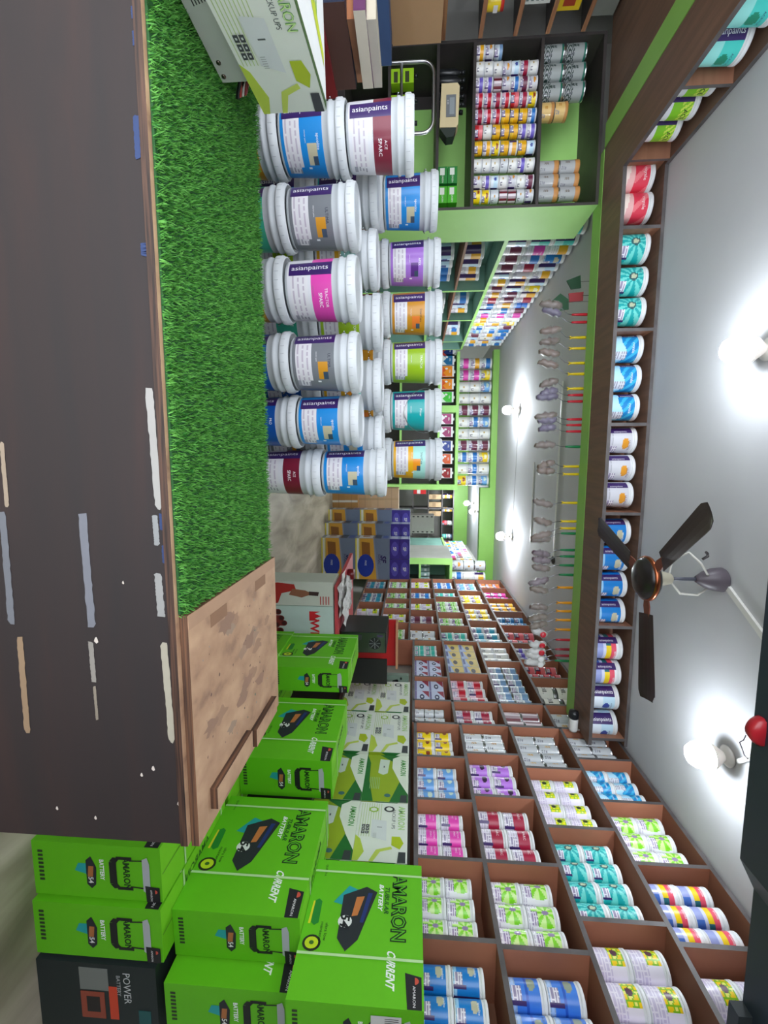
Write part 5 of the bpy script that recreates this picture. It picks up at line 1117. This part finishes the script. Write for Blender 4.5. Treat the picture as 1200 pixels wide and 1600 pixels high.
# ================================================================== CEILING FAN
t = thing('ceiling_fan', 'dark three-bladed ceiling fan with copper rim hanging in front of the loft shelf', 'fan', (.625, 2.38, CZ))
m = MB(); m.lathe([(.062, -.004), (.066, -.012), (.060, -.06), (.045, -.10), (.022, -.135), (.014, -.145)], 32, (92, 84, 92)); m.build('canopy', 'satin', t)
m = MB(); m.lathe([(.010, -.14), (.010, -.30)], 16, (90, 92, 104)); m.build('down_rod', 'satin', t)
m = MB(); m.lathe([(.018, -.265), (.03, -.275), (.042, -.33), (.05, -.36)], 24, (186, 180, 160)); m.build('lower_cap', 'satin', t)
m = MB(); m.lathe([(.05, -.355), (.095, -.365), (.115, -.39), (.115, -.41), (.10, -.43), (.07, -.445), (.02, -.45)], 40, (34, 30, 30)); m.build('motor', 'gloss', t)
m = MB(); m.lathe([(.108, -.385), (.121, -.390), (.123, -.40), (.119, -.411), (.106, -.414)], 40, (170, 98, 66), caps=False); m.build('rim', 'metal', t)
for ang in (229, 109, 349):
    a = R_(ang); M = Matrix.Rotation(a, 4, 'Z')
    m = MB(); n = 14
    def P(u, s_, zt):
        x = .19+.45*u; wd = (.056+.014*u) if u < .9 else (.056+.014*u)*(1-.30*((u-.9)/.1)**2)
        return (x, s_*wd, -.405-s_*.006+zt-.01*u+.004*(1-s_*s_))
    for s0, s1 in ((-1, -.5), (-.5, 0), (0, .5), (.5, 1)):
        for k in range(n):
            for zt in (0, -.004):
                q = [P(k/n, s0, zt), P((k+1)/n, s0, zt), P((k+1)/n, s1, zt), P(k/n, s1, zt)]
                if zt: q.reverse()
                m.quad(*q, (54, 44, 44))
    for s_ in (-1, 1):
        for k in range(n): m.quad(P(k/n, s_, 0), P((k+1)/n, s_, 0), P((k+1)/n, s_, -.004), P(k/n, s_, -.004), (54, 44, 44))
    m.xf(M); b = m.build('blade', 'gloss', t)
    m = MB(); m.prism([(.10, -.018), (.15, -.03), (.23, -.018), (.26, 0), (.23, .018), (.15, .03), (.10, .018)], (0, 0, -.398), (1, 0, 0), (0, 1, 0), .006, (120, 66, 50)); m.xf(M); m.build('blade_bracket', 'gloss', b)
m = MB(); pts = [(.0+.0, .0, -.02)]
pts = [(-.03, -.03, -.10), (-.10, -.06, -.16), (-.15, -.02, -.20), (-.10, .05, -.24), (.02, .08, -.24), (.10, .06, -.18), (.10, .04, -.10), (.05, .03, -.05)]
m.tube(pts, .006, 10, (216, 214, 206)); m.build('cable', 'satin', t)
m = MB(); m.tube([(-.12, -.05, -.15), (-.14, -.06, -.13), (-.15, -.04, -.12), (-.16, -.06, -.14)], .007, 8, (60, 56, 56)); m.build('wire_joint', 'satin', t)
# ================================================================== CONDUITS & BULBS
def conduit(p0, p1, w_, label, c=(226, 226, 220)):
    a, b = Vector(p0), Vector(p1); L = (b-a).length; m = MB(); m.box(0, -w_/2, -w_*.5, L, w_/2, 0, c)
    o = m.build('conduit', 'satin', None, (a.x, a.y, CZ-.001), math.atan2(b.y-a.y, b.x-a.x)); return tag(o, label, 'conduit')
conduit((.655, 2.33, CZ), (1.02, 1.75, CZ), .03, 'white trunking on the ceiling running from the fan to the shutter housing')
conduit((-.9, 5.1, CZ), (1.13, 5.13, CZ), .025, 'white conduit crossing the ceiling above the hanging rollers')
conduit((-.0, 6.13, CZ), (1.13, 6.15, CZ), .022, 'white conduit crossing the ceiling behind the hanging rollers')
conduit((-.8, 7.15, CZ), (1.22, 7.30, CZ), .012, 'thin cable cover joining the two rear ceiling bulbs', (200, 200, 200))
conduit((1.17, 9.4, CZ), (1.17, 13.3, CZ), .03, 'conduit along the ceiling of the rear room')
def bulb(x, y, zt, drop, s, label, mt='bulb_glow', hold=(210, 206, 198)):
    t = thing('led_bulb', label, 'light bulb', (x, y, zt), 0, 'lit ceiling bulbs'); 
    m = MB(); m.lathe([(.05, -.001), (.055, -.012), (.032, -.03), (.02, -.035), (.02, -drop+.03*s)], 20, hold); m.build('holder', 'satin', t)
    m = MB(); m.lathe([(.012*s, -drop+.04*s), (.016*s, -drop+.034*s), (.032*s, -drop+.012*s), (.037*s, -drop)], 24, (232, 222, 212), caps=False); m.build('collar', 'satin', t)
    m = MB(); m.lathe([(.0355*s, -drop+.001), (.0365*s, -drop-.012*s), (.033*s, -drop-.035*s), (.024*s, -drop-.05*s), (.010*s, -drop-.057*s), (.001*s, -drop-.058*s)], 16, (255, 255, 255), caps=False)
    g = m.build('glowing_dome', mt, t)
    return t
bulb(1.53, 2.22, CZ, .105, 1.9, 'lit white bulb at right of the ceiling fan near the wall shelf')
bulb(-.53, 2.22, CZ, .105, 1.9, 'lit white bulb at left of the ceiling fan over the counter')
bulb(-.82, 7.10, CZ, .16, 1.9, 'lit bulb over the rear aisle, left one of the pair', 'rear_bulb_glow')
bulb(1.24, 7.30, CZ, .16, 1.9, 'lit bulb over the rear aisle, right one of the pair', 'rear_bulb_glow')
bulb(1.13, 12.0, CZ, .16, 1.9, 'lit bulb in the rear room, farther one', 'rear_bulb_glow')
bulb(1.20, 10.6, CZ, .20, 1.7, 'lit bulb in the rear room, nearer one', 'rear_bulb_glow')
m = MB(); m.lathe([(.05, 0), (.05, -.015), (.02, -.03), (.018, -.06)], 16, (60, 56, 56)); tag(m.build('empty_bulb_holder', 'satin', None, (1.15, 5.14, CZ-.001)), 'dark empty bulb holder on the ceiling at the conduit end', 'bulb holder')
m = MB(); m.tube([(0, 0, 0), (.03, -.02, -.03), (.02, -.05, -.07), (.08, -.06, -.05), (.12, -.04, -.01)], .003, 6, (60, 50, 60)); tag(m.build('loose_wire', 'gloss', None, (1.33, 2.12, CZ-.001)), 'short loose dark wire curling from the ceiling near the right bulb', 'wire')
m = MB(); m.tube([(0, 0, -.012), (-.1, -.1, -.014), (-.16, -.28, -.014)], .012, 10, (222, 220, 214)); tag(m.build('conduit', 'satin', None, (1.50, 2.14, CZ)), 'white pipe bend feeding the right front bulb', 'conduit')
# cctv
t = thing('security_camera', 'small white and black security camera at the right end of the green lintel', 'camera', (2.10, 3.40, 2.84))
m = MB(); m.lathe([(.03, 0), (.036, .02), (.036, .10), (.03, .12)], 20, (226, 226, 224), axis='x', cx=-.04, cy=0, cz=-.02); m.build('housing', 'satin', t)
m = MB(); m.lathe([(.0, -.03), (.034, -.02), (.040, .0), (.040, .03), (.035, .04)], 20, (28, 30, 34), axis='x', cx=-.07, cy=0, cz=-.02); m.build('lens_hood', 'gloss', t)
m = MB(); m.tube([(.05, 0, -.01), (.07, 0, .02), (.075, 0, .03)], .008, 8, (220, 220, 216)); m.build('bracket', 'satin', t)
# ================================================================== ROLLERS hanging from the green lintel
HC = {'r': ((186, 22, 44), 'red'), 'y': ((214, 186, 20), 'yellow'), 'g': ((20, 120, 70), 'green'), 'o': ((226, 150, 20), 'orange'), 'd': ((150, 30, 50), 'crimson')}
hang = [(491, 'r'), (503, 'r'), (527, 'y'), (544, 'y'), (567, 'y'), (584, 'y'), (607, 'y'), (617, 'r'), (627, 'r'), (655, 'r'), (664, 'r'), (674, 'r'), (698, 'g'), (729, 'y'), (741, 'y'), (786, 'y'), (815, 'y'), (826, 'y'),
        (834, 'g'), (860, 'g'), (870, 'g'), (884, 'g'), (899, 'g'), (919, 'o'), (943, 'o'), (956, 'o'), (970, 'o'), (985, 'o'), (1001, 'r'), (1016, 'd'), (1026, 'd'), (1034, 'g')]
rl = {}
for i, (y, c) in enumerate(hang):
    x = atY(888, y, 3.72).x; col, nm = HC[c]; rl[c] = rl.get(c, 0)+1
    sh = c in 'dg' and i > 28
    t = thing('paint_roller', f"paint roller on {nm} handle hanging from green lintel, {ORD[i] if i < 25 else ORD[31-i]+' from right end'}{' from left' if i < 25 else ''}", 'paint roller', (x, 3.735, 2.885), rt.uniform(-.2, .2), 'rollers hanging along the green lintel')
    m = MB(); m.tube([(0, 0, .0), (0, 0, -.02), (0, 0, -.09), (0, 0, -.125)], [.011, .012, .010, .008], 10, col)
    if c in 'yo': m.tube([(0, 0, -.115), (.012, 0, -.135)], [.006, .004], 6, col); m.tube([(0, 0, -.115), (-.012, 0, -.135)], [.006, .004], 6, col)
    m.build('handle', 'gloss', t)
    bend = .05*(1 if x > .2 else -1)*rt.uniform(.4, 1.0)
    if x < -.6: bend = -.07
    m = MB(); m.tube([(0, 0, -.12), (bend*.1, 0, -.16), (bend*.6, 0, -.20), (bend, 0, -.23)], .0028, 6, (120, 120, 126)); m.build('rod', 'metal', t)
    m = MB(); tt = rt.uniform(-.35, .35); n = 9; L = rt.uniform(.13, .17); pts = []; rs_ = []
    for k in range(n):
        u = k/(n-1); pts.append((bend+math.sin(tt)*L*u+.006*math.sin(k*2.1+i), .006*math.cos(k*1.7), -.215-math.cos(tt)*L*u)); rs_.append(.030*(.35+.65*math.sin(math.pi*min(1, max(.0, u*.86+.1)))**.6)*(1+.14*math.sin(k*2.7+i)))
    fc = {'r': (70, 52, 100), 'y': (104, 78, 64), 'g': (92, 66, 84), 'o': (104, 84, 66), 'd': (150, 146, 146)}[c] if i % 3 else (98, 76, 66)
    if i > 26: fc = (206, 206, 204)
    m.tube(pts, rs_, 12, fc); s_ = m.build('sleeve', 'print', t)
    m = MB(); m.tube([(p[0]+.002, p[1]-.002, p[2]) for p in pts], [r*1.18+.002 for r in rs_], 9, W); m.build('plastic_wrap', 'clear_wrap', t)
    if i > 26: m = MB(); m.lathe([(.012, 0), (.024, .001), (.026, .004), (.02, .008)], 16, (200, 30, 50) if i < 30 else (226, 226, 226), axis='y', cx=pts[1][0], cy=-.04, cz=pts[2][2]); m.build('end_cap', 'gloss', t)
# green pennants near the left end
for i, (x, y, c, ps) in enumerate(((875, 472, (22, 72, 42), [(-.07, .0), (-.02, .07), (.06, .075), (.07, -.02), (0, -.08)]), (897, 440, (20, 64, 40), [(-.05, .05), (.05, .06), (.06, -.02), (-.01, -.06)]), (900, 462, (160, 50, 60), [(-.03, .06), (.04, .06), (.05, -.05), (-.02, -.06)]))):
    p = atY(x, y, 3.9); m = MB(); m.prism(ps, (0, 0, 0), (1, 0, 0), (0, 0, 1), .012, c); m.tube([(0, 0, .05), (0, 0, CZ-p.z-.001)], .002, 6, (60, 60, 60))
    tag(m.build('hanging_tag', 'satin', None, (p.x, 3.9, p.z)), f"{['larger dark green', 'smaller dark green', 'red and yellow'][i]} packet hanging at the left end beyond the lintel", 'packet')
print('OBJECTS', len(bpy.data.objects))
